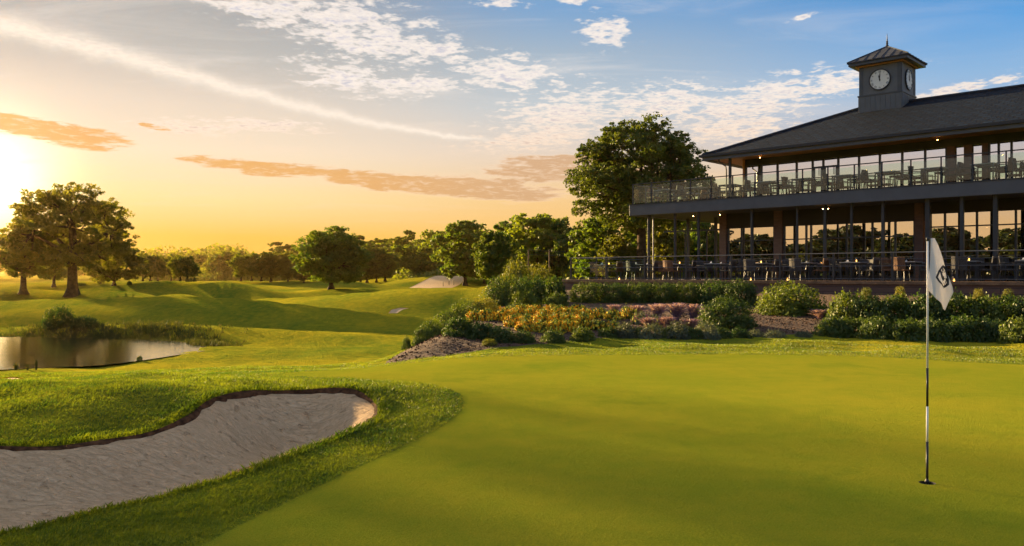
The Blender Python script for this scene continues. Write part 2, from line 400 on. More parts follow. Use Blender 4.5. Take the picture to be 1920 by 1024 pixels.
def H(x, y):
    x = np.asarray(x, float); y = np.asarray(y, float); r = np.hypot(x, y)
    z = -.86*sm(12.5, 26, y-.28*x)*sm(-30, 0, y)*(1-sm(-3.4, -.2, x)*sm(62, 38, y))
    # fairway mounds
    und = 0
    for L, a, ph in WAV:
        und = und+np.sin((x*math.cos(a)*.55+y*math.sin(a))*2*math.pi/L+ph)*L*.0060
    z = z+und*sm(20, 46, y-.2*x)*(1-.4*sm(250, 500, r))
    # rolling swales across the fairway, wider apart with distance
    yy = np.maximum(y, 20.0)
    ph = 2*math.pi*np.log(yy/30)/.27+1.5*np.sin(x*.055+.6)+.8*np.sin(x*.12+y*.03)+.05*x
    amp = .0140*np.minimum(yy, 130)*(.65+.35*np.sin(x*.09+y*.05+1))
    amp = amp*(1-sm(-27, -18, x)*sm(52, 76, y))
    z = z+.30*amp*np.sin(2.3*ph+1.2*np.sin(x*.08)+1.0)*sm(26, 38, y-.2*x)*sm(200, 120, y)*sm(-75, -30, x)*sm(6, 1, x)
    z = z+amp*np.sin(ph)*sm(26, 38, y-.2*x)*sm(230, 120, y)*sm(-75, -30, x)*sm(6, 1, x-.0*y)
    # individual ridges that show as lit crests
    for (cx, cy, ax, ay, h, rot) in ((-34, 62, 22, 4, .5, .1), (-14, 52, 18, 3.5, .42, -.12), (-52, 110, 38, 8, .8, .05), (-8, 92, 26, 6, .7, .0), (-20, 150, 60, 12, .9, 0), (-26, 40, 14, 2.6, .35, .15), (-4, 36, 10, 2.4, .28, -.1),
                                     (-26, 210, 26, 12, 1.0, 0), (-13.5, 152, 12, 9, 1.5, 0), (-32, 132, 9, 6, .55, 0), (-90, 140, 50, 9, .6, .1), (-60, 80, 25, 5, .55, .1)):
        dx, dy = x-cx, y-cy; c, s_ = math.cos(rot), math.sin(rot)
        z = z+h*np.exp(-(((dx*c+dy*s_)/ax)**2+((dy*c-dx*s_)/ay)**2))
    # knolls in the near rough
    rough = sm(.2, 1.6, sdf_g(x, y))*sm(40, 22, r)
    z = z+rough*(.035*np.sin(x*1.9+y*.7+.4)*np.sin(y*1.5-x*.4)+.028*np.sin(x*.9-y*2.3+2)+.016*np.sin(x*4.1+y*3.3)*np.sin(y*5.2-x*1.7))
    # raised bed and the level the clubhouse stands on
    yt = OY+(-1.75-.683*(x-OX))/.731
    yf = front_y(x)
    t = np.clip((y-yf)/np.maximum(yt-yf, 2.0), 0, 1)
    xl = np.interp(y, [15, 17, 21, 30, 39, 60], [-3.3, -3.2, -2.9, -2.3, -1.6, 1.0])
    m = sm(-.4, 1.9, x-xl)*sm(-.5, 2.2, y-yf)*sm(110, 60, y)*sm(200, 70, x)
    zb = .10+.76*(t**.85)
    z = z*(1-m)+zb*m
    # pond: dug below the grass
    dp = sdf(P_pond, x, y) if np.size(x) < 4 else sdf_p(x, y)
    far = sm(24, 27.5, y+.1*x)
    lim = -.78+np.where(dp > 0, np.minimum(dp, 9)*(.085+.13*far)+.10*np.sqrt(np.clip(dp, 0, 4))*far+.02, dp*.35)
    lim = np.maximum(lim, -1.6)
    k = sm(9.0, 2.0, dp)
    z = z*(1-k)+np.minimum(z, lim)*k if False else np.where(dp < 9, np.minimum(z, lim)+0*k, z)
    # swell behind the bunker
    z = z+.22*np.exp(-(((x+5.0)/3.2)**2+((y-10.3)/1.3)**2))+.05*np.exp(-(((x+1.6)/1.6)**2+((y-11.2)/1.0)**2))
    return z
def sdf_g(x, y): return _big(P_green[::3], x, y, 24)
def sdf_p(x, y): return _big(P_pond[::2], x, y, 60)
def _big(poly, x, y, lim):
    x = np.asarray(x, float); y = np.asarray(y, float); out = np.full(x.shape, 99.0); k = np.hypot(x, y) < lim
    if k.ndim == 0: return sdf(poly, x, y) if k else np.float64(99.0)
    if k.any(): out[k] = sdf(poly, x[k], y[k])
    return out
def Hs(x, y): return float(H(np.array([x]), np.array([y]))[0])
_ds = np.concatenate([np.arange(3, 60, .1), np.arange(60, 500, .8)])
def hit(px, py):
    """where the sight line through picture point (px,py) meets the land"""
    k = (px-960)/F; zr = EYE-(py-HOR)/F*_ds; h = H(k*_ds, _ds)
    i = np.argmax(zr <= h) if (zr <= h).any() else len(_ds)-1
    d = _ds[i]; return (k*d, d, float(h[i]))

P_far = catmull([(-17.2, 130), (-15.2, 143), (-12.4, 151), (-9.2, 151), (-8.6, 143), (-11.2, 133)], 1.2)
P_mid = catmull([hit(px, py)[:2] for px, py in [(728, 588), (734, 581), (750, 577), (770, 577.5), (756, 581), (744, 588)]], .5)

def sandz(x, y):
    d = -sdf(P_bunk, x, y)
    back = sm(-.3, .5, (y-(7.9+(x+4.9)*.50)))        # the far, high side
    return H(x, y)-(.025*back+.012)-(.40+.12*back)*sm(0, .85, d)-.16*sm(.6, 1.6, d)

def build_land():
    pts = []; 
    def add_grid():
        rr = [0.6]
        while rr[-1] < 2600: rr.append(rr[-1]*(1.032 if rr[-1] < 60 else 1.05))
        for i, r in enumerate(rr):
            f = np.arange(-43, 43.01, .45 if r > 3 else 2.0); b = np.arange(46, 314, 3.5)
            a = np.radians(np.concatenate([f, b]))+(i % 2)*.003
            pts.append(np.stack([r*np.sin(a), r*np.cos(a)], 1))
    add_grid()
    # finer points in the bunker
    x0, y0 = P_bunk.min(0); x1, y1 = P_bunk.max(0)
    gx, gy = np.meshgrid(np.arange(x0, x1, .11), np.arange(y0, y1, .11)); gx = gx.ravel()+rng.uniform(-.02, .02, gx.size); gy = gy.ravel()+rng.uniform(-.02, .02, gy.size)
    k = sdf(P_bunk, gx, gy) < -.05; pts.append(np.stack([gx[k], gy[k]], 1))
    polys = [P_green, P_bunk, P_pond, P_side, P_far, P_mid, P_bed]
    P = np.concatenate(pts)
    # drop grid points that crowd a boundary
    keep = np.ones(len(P), bool)
    for q, tol in ((P_green, .06), (P_bunk, .04), (P_pond, .12), (P_side, .05), (P_far, .4), (P_mid, .12), (P_bed, .08)):
        c = q.mean(0); rad = np.linalg.norm(q-c, axis=1).max()+1
        sel = np.linalg.norm(P-c, axis=1) < rad
        idx = np.where(sel)[0]; d = np.abs(sdf(q, P[idx, 0], P[idx, 1])); keep[idx[d < tol]] = False
    P = P[keep]; edges = []
    # the hole in the green
    hc = HOLE; hole = np.array([(hc[0]+.062*math.cos(a), hc[1]+.062*math.sin(a)) for a in np.linspace(0, 2*math.pi, 33)[:-1]])
    P = P[np.linalg.norm(P-np.array(hc), axis=1) > .09]
    for q in polys+[hole]:
        b = len(P); n = len(q); P = np.concatenate([P, q]); edges += [(b+i, b+(i+1) % n) for i in range(n)]
    res = delaunay_2d_cdt([Vector((float(a), float(b))) for a, b in P], edges, [], 0, 1e-5)
    V = np.array([(v.x, v.y) for v in res[0]]); T = np.array([f for f in res[2] if len(f) == 3])
    C = V[T].mean(1)
    reg = np.zeros(len(T), int)
    for i, q in enumerate(polys):
        c = q.mean(0); rad = np.linalg.norm(q-c, axis=1).max()+.5
        idx = np.where(np.linalg.norm(C-c, axis=1) < rad)[0]
        ins = sdf(q, C[idx, 0], C[idx, 1]) < 0; reg[idx[ins]] = i+1
    reg[np.linalg.norm(C-np.array(hc), axis=1) < .058] = -1
    Z = H(V[:, 0], V[:, 1])
    def part(name, codes, mat, zf=None):
        t = T[np.isin(reg, codes)]; u, inv = np.unique(t, return_inverse=True); inv = inv.reshape(t.shape)
        z = Z[u] if zf is None else zf(V[u, 0], V[u, 1])
        me = mesh_np(name, np.column_stack([V[u], z]), inv, [mat], True)
        o = link(name, me); o['kind'] = 'structure'; return o
    part('ground', [0, 3], M['fairway'])
    part('putting_green', [1], M['green'])
    tag(part('sand_bunker', [2], M['sand'], sandz), 'large pale sand bunker with a dark earth lip beside the putting green')
    part('sand_bunker', [4, 5, 6], M['sand'], lambda x, y: H(x, y)-.02)
    part('planting_bed', [7], M['mulch'])
    # soil face under the turf lip
    n = len(P_bunk); x, y = P_bunk[:, 0], P_bunk[:, 1]
    c = P_bunk.mean(0)
    top = np.column_stack([x, y, H(x, y)+.004]); 
    inw = np.roll(P_bunk, -1, 0)-np.roll(P_bunk, 1, 0); nr = np.column_stack([-inw[:, 1], inw[:, 0]]); nr /= np.linalg.norm(nr, axis=1)[:, None]
    if sdf(P_bunk, np.array([x[0]+nr[0, 0]*.1]), np.array([y[0]+nr[0, 1]*.1]))[0] > 0: nr = -nr
    wob = .03+.03*np.sin(np.arange(n)*.37+2*np.sin(np.arange(n)*.13))+rng.uniform(-.03, .05, n)
    inn = P_bunk+nr*np.clip(wob, .005, .1)[:, None]
    mid = np.column_stack([inn, sandz(x, y)*.5+H(x, y)*.5])
    inn2 = P_bunk+nr*(np.clip(wob, .01, .1)+.03)[:, None]
    bot = np.column_stack([inn2, sandz(inn2[:, 0], inn2[:, 1])-.02])
    vv = np.concatenate([top, mid, bot]); i = np.arange(n); j = (i+1) % n
    ff = np.concatenate([np.column_stack([i, j, n+j, n+i]), np.column_stack([n+i, n+j, 2*n+j, 2*n+i])])
    o = link('bunker_lip', mesh_np('bunker_lip', vv, ff, [M['soil']], True)); o['kind'] = 'structure'
    # pond water
    wp = P_pond.copy(); c = wp.mean(0); wv = [(a, b, -.78) for a, b in (wp-c)*1.03+c]
    mb = MB(); mb.add(wv, [tuple(range(len(wv)))]); mb.build('pond_water', M['water'])['kind'] = 'structure'
HOLE = gp(1738, 905)
build_land()
#MARK

# ------------------------------------------------------------------ foliage
def leafmat(name, dark, light, trans=.45, nscale=.8, tint=None):
    m, nt, p, out = newmat(name); nt.nodes.remove(p)
    co = objco(nt); oi = node(nt, 'ShaderNodeObjectInfo')
    n = noise(nt, co, nscale, 3, .6); n2 = noise(nt, co, nscale*9, 2, .5)
    rnd = X(nt, oi.outputs['Random'])
    f = (n*.75+n2*.55+(rnd-.5)*.30).sstep(.42, .88)
    col = mixc(nt, f, dark, light)
    d = node(nt, 'ShaderNodeBsdfDiffuse'); t = node(nt, 'ShaderNodeBsdfTranslucent'); g = node(nt, 'ShaderNodeBsdfGlossy')
    nt.links.new(col, d.inputs[0]); 
    nt.links.new(mixc(nt, 1.0, col, (1.9, 1.6, .55), 'MULTIPLY'), t.inputs[0])
    g.inputs['Roughness'].default_value = .5; g.inputs[0].default_value = (.9, .9, .8, 1)
    mx = node(nt, 'ShaderNodeMixShader'); mx.inputs[0].default_value = trans
    nt.links.new(d.outputs[0], mx.inputs[1]); nt.links.new(t.outputs[0], mx.inputs[2])
    m2 = node(nt, 'ShaderNodeMixShader'); m2.inputs[0].default_value = .03
    nt.links.new(mx.outputs[0], m2.inputs[1]); nt.links.new(g.outputs[0], m2.inputs[2])
    nt.links.new(m2.outputs[0], out.inputs[0]); return m
M['bark'] = simple('tree_bark', (.055, .036, .022), .95, var=.5, vscale=3, bmp=.8, bscale=14, spec=.1)
M['oak'] = leafmat('oak_leaves', (.050, .075, .007), (.13, .14, .012), .62, .5)
M['maple'] = leafmat('broad_leaves', (.045, .098, .010), (.15, .20, .016), .58, .45)
M['woodleaf'] = leafmat('woodland_leaves', (.048, .088, .012), (.14, .175, .016), .52, .25)
M['rough'] = leafmat('rough_grass_blades', (.032, .080, .008), (.135, .180, .012), .55, .55)
M['shrub'] = leafmat('shrub_leaves', (.026, .062, .007), (.095, .135, .012), .4, 1.6)
M['shrub_dark'] = leafmat('dark_shrub_leaves', (.020, .050, .008), (.065, .105, .014), .35, 1.6)
M['shrub_gold'] = leafmat('golden_shrub_leaves', (.075, .10, .010), (.20, .20, .018), .45, 1.6)
M['sage'] = leafmat('grey_green_leaves', (.045, .062, .040), (.12, .15, .10), .3, 2.0)
M['plum'] = leafmat('purple_grass', (.14, .085, .17), (.30, .22, .36), .4, 2.5)
M['reed'] = leafmat('pond_reeds', (.022, .040, .008), (.065, .075, .014), .3, 1.5)
M['petal_orange'] = simple('orange_petals', (.88, .40, .02), .7, var=.35, vscale=9, spec=.1)
M['petal_yellow'] = simple('yellow_petals', (.92, .72, .08), .7, var=.3, vscale=9, spec=.1)
M['petal_pink'] = simple('pink_petals', (.60, .14, .20), .7, var=.3, vscale=9, spec=.1)

def leaf_quads(c, nrm, size, asp=.6):
    """kite-shaped faces at centres c, facing roughly nrm"""
    n = len(c); a = rng.normal(size=(n, 3)); nrm = nrm/np.maximum(np.linalg.norm(nrm, axis=1), 1e-6)[:, None]
    a -= nrm*(a*nrm).sum(1)[:, None]; a /= np.linalg.norm(a, axis=1)[:, None]; b = np.cross(nrm, a)
    s = np.asarray(size)[:, None] if np.ndim(size) else size
    v = np.stack([c-a*s, c+b*s*asp, c+a*s, c-b*s*asp], 1)
    v += nrm[:, None, :]*(rng.normal(size=(n, 4))*.18)[..., None]*(s[:, None] if np.ndim(size) else s)
    return v.reshape(-1, 3), np.arange(4*n).reshape(n, 4)
def unit(n):
    a = rng.normal(size=(n, 3)); return a/np.linalg.norm(a, axis=1)[:, None]

def tree_meshes(name, h, rx, ry, base, nlobe, nclump, nleaf, leaf, mat, seed, trunk_r=.35, gap=.0, ztaper=.9, trunk_lean=0.0, fork=.32, lobe=.30, round_top=1.0, spread=.36):
    """returns (trunk mesh, crown mesh). rx, ry: crown radii; base: height of the crown's underside"""
    global rng
    keep = rng; rng = np.random.default_rng(seed)
    cz = base+(h-base)*.46; rz = (h-base)*.56
    # lobes over the crown ellipsoid
    lo = []
    k = 0
    while len(lo) < nlobe and k < 30000:
        k += 1
        d = unit(1)[0]; rad = rng.uniform(.08, 1.0)**.42
        p = np.array([d[0]*rx*rad, d[1]*ry*rad, d[2]*rz*rad])
        zz = p[2]/rz
        w = 1-ztaper*max(0, zz)**2.5*.35
        p[0] *= w; p[1] *= w
        if p[2] < -rz*.78: continue
        r = lobe*min(rx, rz)*rng.uniform(.75, 1.25)*(1-.15*rad)
        if any(np.linalg.norm(p-q[0]) < (r+q[1])*.50 for q in lo): continue
        p = p*(1-r/max(rx, rz)*.5)
        lo.append((p, r))
    print('TREE', name, len(lo))
    cs, ns, sz = [], [], []
    for p, r in lo:
        d = unit(nclump); d[:, 2] = d[:, 2]*.75+.18
        cc = p+d*r*rng.uniform(.45, 1.08, (nclump, 1))*np.array([1.15, 1.15, .85])
        rr = r*rng.uniform(spread*.55, spread*1.1, nclump)
        e = rng.normal(size=(nclump, nleaf, 3)); e /= np.maximum(np.linalg.norm(e, axis=2, keepdims=True), 1e-6); e *= rng.uniform(.2, 1, (nclump, nleaf, 1))**.5
        e[..., 2] *= .62
        q = cc[:, None, :]+e*rr[:, None, None]
        nn = e*.7+rng.normal(size=e.shape)*.55+np.array([0, 0, .25])
        cs.append(q.reshape(-1, 3)); ns.append(nn.reshape(-1, 3))
    c = np.concatenate(cs)+np.array([0, 0, cz]); n = np.concatenate(ns)
    c = c[(c[:, 2] > base*.55)]; n = n[:len(c)]
    v, f = leaf_quads(c, n, rng.uniform(.6, 1.25, len(c))*leaf)
    crown = mesh_np(name+'_crown', v, f, [mat])
    mb = MB()
    fk = Vector((trunk_lean*.4, 0, base+(h-base)*fork*.35))
    mb.tube([(0, 0, -.4), (0, 0, 0), (.02, 0, h*.05), (trunk_lean*.15, 0, base*.6), fk], [trunk_r*1.9, trunk_r*1.5, trunk_r*1.08, trunk_r*.92, trunk_r*.78], 10)
    order = sorted(lo, key=lambda q: -q[1])
    mains = []
    for i in range(6):
        a = i*math.pi*2/6+rng.uniform(-.3, .3); el = rng.uniform(.5, 1.25)
        L = (h-base)*rng.uniform(.28, .42)
        mid = fk+Vector((math.cos(a)*math.cos(el)*L*.5*rx/rz, math.sin(a)*math.cos(el)*L*.5*ry/rz, math.sin(el)*L*.42))
        end = fk+Vector((math.cos(a)*math.cos(el)*L*1.2*rx/rz, math.sin(a)*math.cos(el)*L*1.2*ry/rz, math.sin(el)*L))
        mb.tube([fk-Vector((0, 0, .3)), mid, end], [trunk_r*.6, trunk_r*.42, trunk_r*.26], 7); mains.append((mid, trunk_r*.30)); mains.append((end, trunk_r*.26))
    top = fk+Vector((0, 0, (h-fk.z)*.55)); mb.tube([fk-Vector((0, 0, .2)), (fk+top)/2+Vector((.2, .1, 0)), top], [trunk_r*.75, trunk_r*.5, trunk_r*.25], 8); mains.append((top, trunk_r*.25)); mains.append(((fk+top)/2, trunk_r*.3))
    for p, r in lo:
        e = Vector(p)+Vector((0, 0, cz)); m0, r0 = min(mains, key=lambda q: (q[0]-e).length)
        md = (m0+e)/2+Vector(rng.uniform(-.3, .3, 3).tolist())*r
        mb.tube([m0, md, e], [r0, r0*.6, r0*.25], 5, False)
        for _ in range(4):
            t = e+Vector(unit(1)[0].tolist())*r*.9; mb.tube([md.lerp(e, rng.uniform(.3, 1)), t], [r0*.28, r0*.08], 4, False)
    me = bpy.data.meshes.new(name+'_trunk'); me.from_pydata(mb.v, [], mb.f); me.materials.append(M['bark']); me.polygons.foreach_set('use_smooth', [True]*len(mb.f)); me.update()
    rng = keep
    return me, crown
M['mirrorleaf'] = leafmat('silhouette_dark_leaves', (.012, .024, .006), (.035, .050, .010), .25, .3)  # leaf colour darkened so the mirrored trees read as unlit silhouettes
M['limeleaf'] = leafmat('lime_leaves', (.026, .056, .008), (.085, .115, .012), .42, .45)
TP = {
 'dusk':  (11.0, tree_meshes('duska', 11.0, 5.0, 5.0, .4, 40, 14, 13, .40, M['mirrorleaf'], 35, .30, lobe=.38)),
 'hero':  (13.4, tree_meshes('oak', 13.4, 7.0, 6.2, 2.5, 60, 26, 28, .145, M['oak'], 3, .55, lobe=.26, fork=.5)),
 'big':   (14.0, tree_meshes('lime', 14.0, 5.6, 5.4, 4.0, 104, 24, 28, .12, M['limeleaf'], 12, .42, lobe=.24)),
 'round': (10.2, tree_meshes('roundoak', 10.2, 5.4, 5.2, .9, 80, 26, 24, .17, M['maple'], 5, .36, lobe=.30)),
 'mid1':  (12.0, tree_meshes('mida', 12.0, 5.0, 5.0, 1.0, 52, 20, 16, .26, M['maple'], 21, .34, lobe=.33)),
 'mid2':  (12.0, tree_meshes('midb', 12.0, 4.3, 4.6, .5, 46, 20, 16, .26, M['woodleaf'], 22, .30, lobe=.36)),
 'open':  (12.0, tree_meshes('opentree', 12.0, 4.2, 4.2, 5.0, 26, 16, 15, .26, M['woodleaf'], 23, .26, lobe=.28)),
 'gold':  (9.0, tree_meshes('goldtree', 9.0, 3.8, 3.8, .3, 44, 20, 15, .24, M['oak'], 24, .22, lobe=.36)),
 'tall':  (13.0, tree_meshes('added_shade_tree', 16.2, 6.8, 6.8, 11.4, 100, 21, 12, .13, M['maple'], 29, .16, lobe=1.2, spread=.8)),
 'far1':  (11.0, tree_meshes('fara', 11.0, 4.8, 4.8, .6, 34, 14, 13, .42, M['woodleaf'], 25, .30, lobe=.38)),
 'far2':  (11.0, tree_meshes('farb', 11.0, 4.2, 4.2, .6, 32, 14, 13, .40, M['woodleaf'], 26, .28, lobe=.40)),
}
def tree(kind, px, base_py, top_py, width_px, label, group=None, z=None, dist=None, rot=None, name='broadleaf_tree', zoff=0.0):
    """px, base and top rows of the photo fix the place and the height; the ground decides the rest"""
    if dist is None: x, y, gz = hit(px, base_py)
    else: x, y = (px-960)/F*dist, dist; gz = Hs(x, y)
    if dist is None and 640 < px <= 725: y = max(y, 165.0); x = (px-960)/F*y; gz = Hs(x, y)
    if dist is None and 725 < px < 862 and base_py < 540: y = max(y, 186+.2*(px-725)); x = (px-960)/F*y; gz = Hs(x, y)
    gz += zoff
    h0, (tm, cm) = TP[kind]
    h = EYE+(HOR-top_py)/F*y-gz
    bb = np.array([v.co[:2] for v in cm.vertices]) if kind not in _W else None
    if bb is not None: _W[kind] = float(np.percentile(bb[:, 0], 99.5)-np.percentile(bb[:, 0], .5))
    sz = h/h0; sx = width_px/F*y/_W[kind]
    o = empty(name, (x, y, gz), rot if rot is not None else random.uniform(0, 6.28)); o.scale = (sx, sx, sz)
    tag(o, label, 'tree', group)
    link('trunk', tm, o); link('crown', cm, o)
    return o
_W = {}
def build_trees():
    tree('hero', 136, 553, 334, 222, 'big spreading oak dark against the setting sun at the far left', rot=1.1)
    tree('hero', 44, 551, 418, 128, 'smaller oak glowing orange, left of the big spreading oak', rot=3.4)
    tree('mid1', 101, 539, 425, 86, 'oak with a slim trunk standing between and behind the two big left oaks', rot=2)
    tree('gold', 214, 536, 452, 96, 'low golden bushy tree under the right side of the big left oak')
    tree('gold', 188, 533, 462, 60, 'dark low tree close behind the big left oak', name='broadleaf_tree')
    tree('round', 621, 543, 427, 128, 'lone round crowned tree with a bare trunk standing on the fairway mound', rot=.4)
    G = 'trees along the far edge of the fairway'
    row = [('far1', 268, 526, 474, 40, 'small hazy tree at the left end of the far tree line, beside the big oak'),
           ('far1', 296, 526, 478, 36, 'second tree from the left in the far tree line'),
           ('far2', 321, 526, 476, 40, 'third tree from the left in the far tree line, slightly taller'),
           ('far1', 352, 526, 480, 38, 'low round tree in the far tree line above three tiny dark shrubs'),
           ('far1', 378, 525, 476, 36, 'tree just right of the low round one in the far tree line'),
           ('far2', 400, 525, 476, 34, 'narrow tree squeezed between two rounder trees of the far line'),
           ('far1', 432, 526, 471, 54, 'broad dark tree in the middle of the far tree line'),
           ('far2', 472, 526, 474, 48, 'pale green rounded tree in the far line, left of the golden bushy one'),
           ('gold', 508, 527, 471, 54, 'golden bushy tree in the far line, left of the lone round tree'),
           ('gold', 540, 529, 470, 44, 'yellowish tree half hidden by the left side of the lone round tree'),
           ('gold', 570, 531, 482, 44, 'low sunlit tree under the left edge of the lone round tree'),
           ('mid2', 676, 534, 452, 54, 'dark tree directly right of the lone round tree'),
           ('gold', 706, 533, 462, 52, 'sunlit olive tree in the gap right of the lone round tree'),
           ('mid2', 734, 534, 458, 46, 'slim golden edged tree left of the leaning dark one'),
           ('mid2', 768, 535, 456, 62, 'dark leaning oval tree above the left end of the distant bunker'),
           ('mid1', 818, 536, 428, 78, 'tall tree with a golden left side above the distant bunker'),
           ('mid1', 872, 536, 409, 116, 'tall broad tree on two dark trunks at the right end of the distant bunker'),
           ('mid2', 925, 534, 424, 70, 'dark tree behind the golden shrubs at the end of the planting bed')]
    for k, px, b, t, w, lab in row: tree(k, px, b, t, w, lab, G)
    G = 'dark trees standing up behind the tree line'
    for k, px, d, t, w, lab in (('open', 531, 300, 449, 62, 'flat topped dark tree rising behind the far line, left of the lone round tree'),
                                ('open', 690, 260, 436, 78, 'flat spreading tree top behind the right shoulder of the lone round tree'),
                                ('open', 728, 280, 444, 60, 'small dark tree top left of the round open crown'),
                                ('open', 765, 240, 426, 56, 'open round crown with sky showing through, tallest behind the middle of the line'),
                                ('mid2', 660, 300, 446, 60, 'dark tree top just behind the right edge of the lone round tree'),
                                ('mid2', 800, 250, 442, 60, 'dark tree top behind the tall golden edged tree'),
                                ('mid2', 905, 210, 420, 80, 'tree top filling the gap left of the wide bright green tree')):
        tree(k, px, 0, t, w, lab, G, dist=d)
    G = 'trees beside and behind the clubhouse'
    for k, px, d, t, w, lab in (('mid1', 1000, 92, 395, 132, 'wide bright green tree behind the golden shrubs and timber posts'),
                                ('mid2', 1062, 88, 401, 96, 'dark tree left of the tall tree by the clubhouse'),
                                ('big', 1203, 64, 222, 246, 'very tall open crowned tree rising behind the left corner of the balcony'),
                                ('mid1', 1130, 72, 398, 120, 'bushy tree under the left side of the very tall tree'),
                                ('gold', 1160, 66, 438, 70, 'low golden tree behind the left end of the terrace railing'),
                                ('mid2', 1205, 80, 405, 90, 'dark tree seen just left of the first balcony column'),
                                ('gold', 1252, 76, 405, 86, 'sunlit green tree seen between the first and second balcony columns'),
                                ('mid1', 1305, 86, 402, 90, 'green tree seen between the second and third balcony columns'),
                                ('mid2', 1345, 84, 412, 70, 'tree half hidden by the brick pier at the left end of the clubhouse')):
        tree(k, px, 0, t, w, lab, G, dist=d, rot=2.6 if k == 'big' else None)
    for k, px, d, t, w, lab in (('mid1', 955, 120, 408, 84, 'green tree left of the wide bright green tree, above the golden shrubs'), ('mid2', 1040, 110, 398, 90, 'tree top just behind the right side of the wide bright green tree'),
                                ('mid2', 1100, 100, 404, 96, 'dark tree filling the gap left of the bushy tree under the very tall one'), ('mid1', 1280, 110, 396, 110, 'broad tree farther back behind the balcony columns')):
        tree(k, px, 0, t, w, lab, G, dist=d)
    G = 'trees standing behind the middle of the tree line'
    for k, px, d, t, w, lab in (('mid1', 590, 270, 455, 90, 'tree top behind the left shoulder of the lone round tree'), ('mid2', 640, 265, 458, 80, 'low tree behind the trunk side of the lone round tree'), ('mid1', 700, 270, 450, 90, 'wide tree behind the sunlit olive tree'),
                                ('mid2', 745, 262, 452, 80, 'tree behind the slim golden edged tree'), ('mid1', 785, 262, 446, 86, 'tree behind the dark leaning oval tree'), ('mid2', 838, 255, 432, 70, 'tree top between the tall golden edged tree and the tallest broad tree'),
                                ('mid1', 900, 235, 428, 80, 'tree just right of and behind the tall broad tree on two trunks'), ('mid2', 940, 220, 422, 80, 'tree behind the gap above the left end of the planting bed'), ('gold', 455, 290, 468, 60, 'olive tree top right of the broad dark tree of the far line'), ('gold', 412, 300, 474, 50, 'olive tree top left of the broad dark tree of the far line')):
        tree(k, px, 0, t, w, lab, G, dist=d)
    G = 'trees filling the gaps at the edge of the fairway'
    for k, px, b, t, w, lab in (('mid2', 652, 532, 462, 62, 'green tree touching the right side of the lone round tree'), ('mid2', 688, 532, 458, 58, 'green tree between the lone round tree and the sunlit olive tree'), ('mid2', 722, 533, 462, 56, 'dark green tree beside the sunlit olive tree'),
                                ('mid1', 752, 533, 456, 64, 'rounded tree left of the dark leaning oval tree'), ('mid2', 792, 533, 450, 60, 'tree between the leaning oval tree and the tall golden edged tree'), ('mid1', 846, 533, 436, 74, 'broad green tree squeezed between the two tallest trees of the line'),
                                ('mid2', 908, 533, 438, 66, 'green tree at the right foot of the tallest broad tree'), ('mid1', 935, 533, 430, 70, 'last tree of the line before the golden shrubs of the bed'), ('far1', 282, 526, 478, 44, 'low hazy tree near the left end of the far line, close to the oak'), ('far2', 338, 526, 477, 44, 'hazy tree in the left third of the far line'),
                                ('far1', 416, 526, 475, 46, 'hazy tree just left of the middle of the far line'), ('far2', 452, 526, 474, 46, 'hazy tree just right of the middle of the far line'), ('far1', 490, 526, 472, 48, 'rounded tree left of the golden bushy tree in the far line')):
        tree(k, px, b, t, w, lab, G)
    tm, cm = TP['tall'][1]; tx, ty = -40.4, 40.2  # unseen tree added only to cast shade over the foreground turf and bunker
    o = empty('broadleaf_tree', (tx, ty, Hs(tx, ty)), 2.2); tag(o, 'unseen tall bare stemmed tree added beyond the left edge to shade the foreground turf', 'tree'); link('trunk', tm, o); link('crown', cm, o)
    # the trees across the course that the clubhouse windows mirror
    G = 'trees across the course mirrored in the clubhouse windows'
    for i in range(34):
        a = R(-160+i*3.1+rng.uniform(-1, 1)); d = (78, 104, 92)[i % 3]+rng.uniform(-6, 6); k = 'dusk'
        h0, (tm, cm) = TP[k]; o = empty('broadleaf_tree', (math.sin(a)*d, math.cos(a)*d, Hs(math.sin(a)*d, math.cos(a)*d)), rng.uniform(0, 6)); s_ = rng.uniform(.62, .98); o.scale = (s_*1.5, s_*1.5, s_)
        tag(o, 'silhouette coloured tree across the course, seen only as a reflection in the clubhouse glass', 'tree', G); link('trunk', tm, o); link('crown', cm, o)
build_trees()

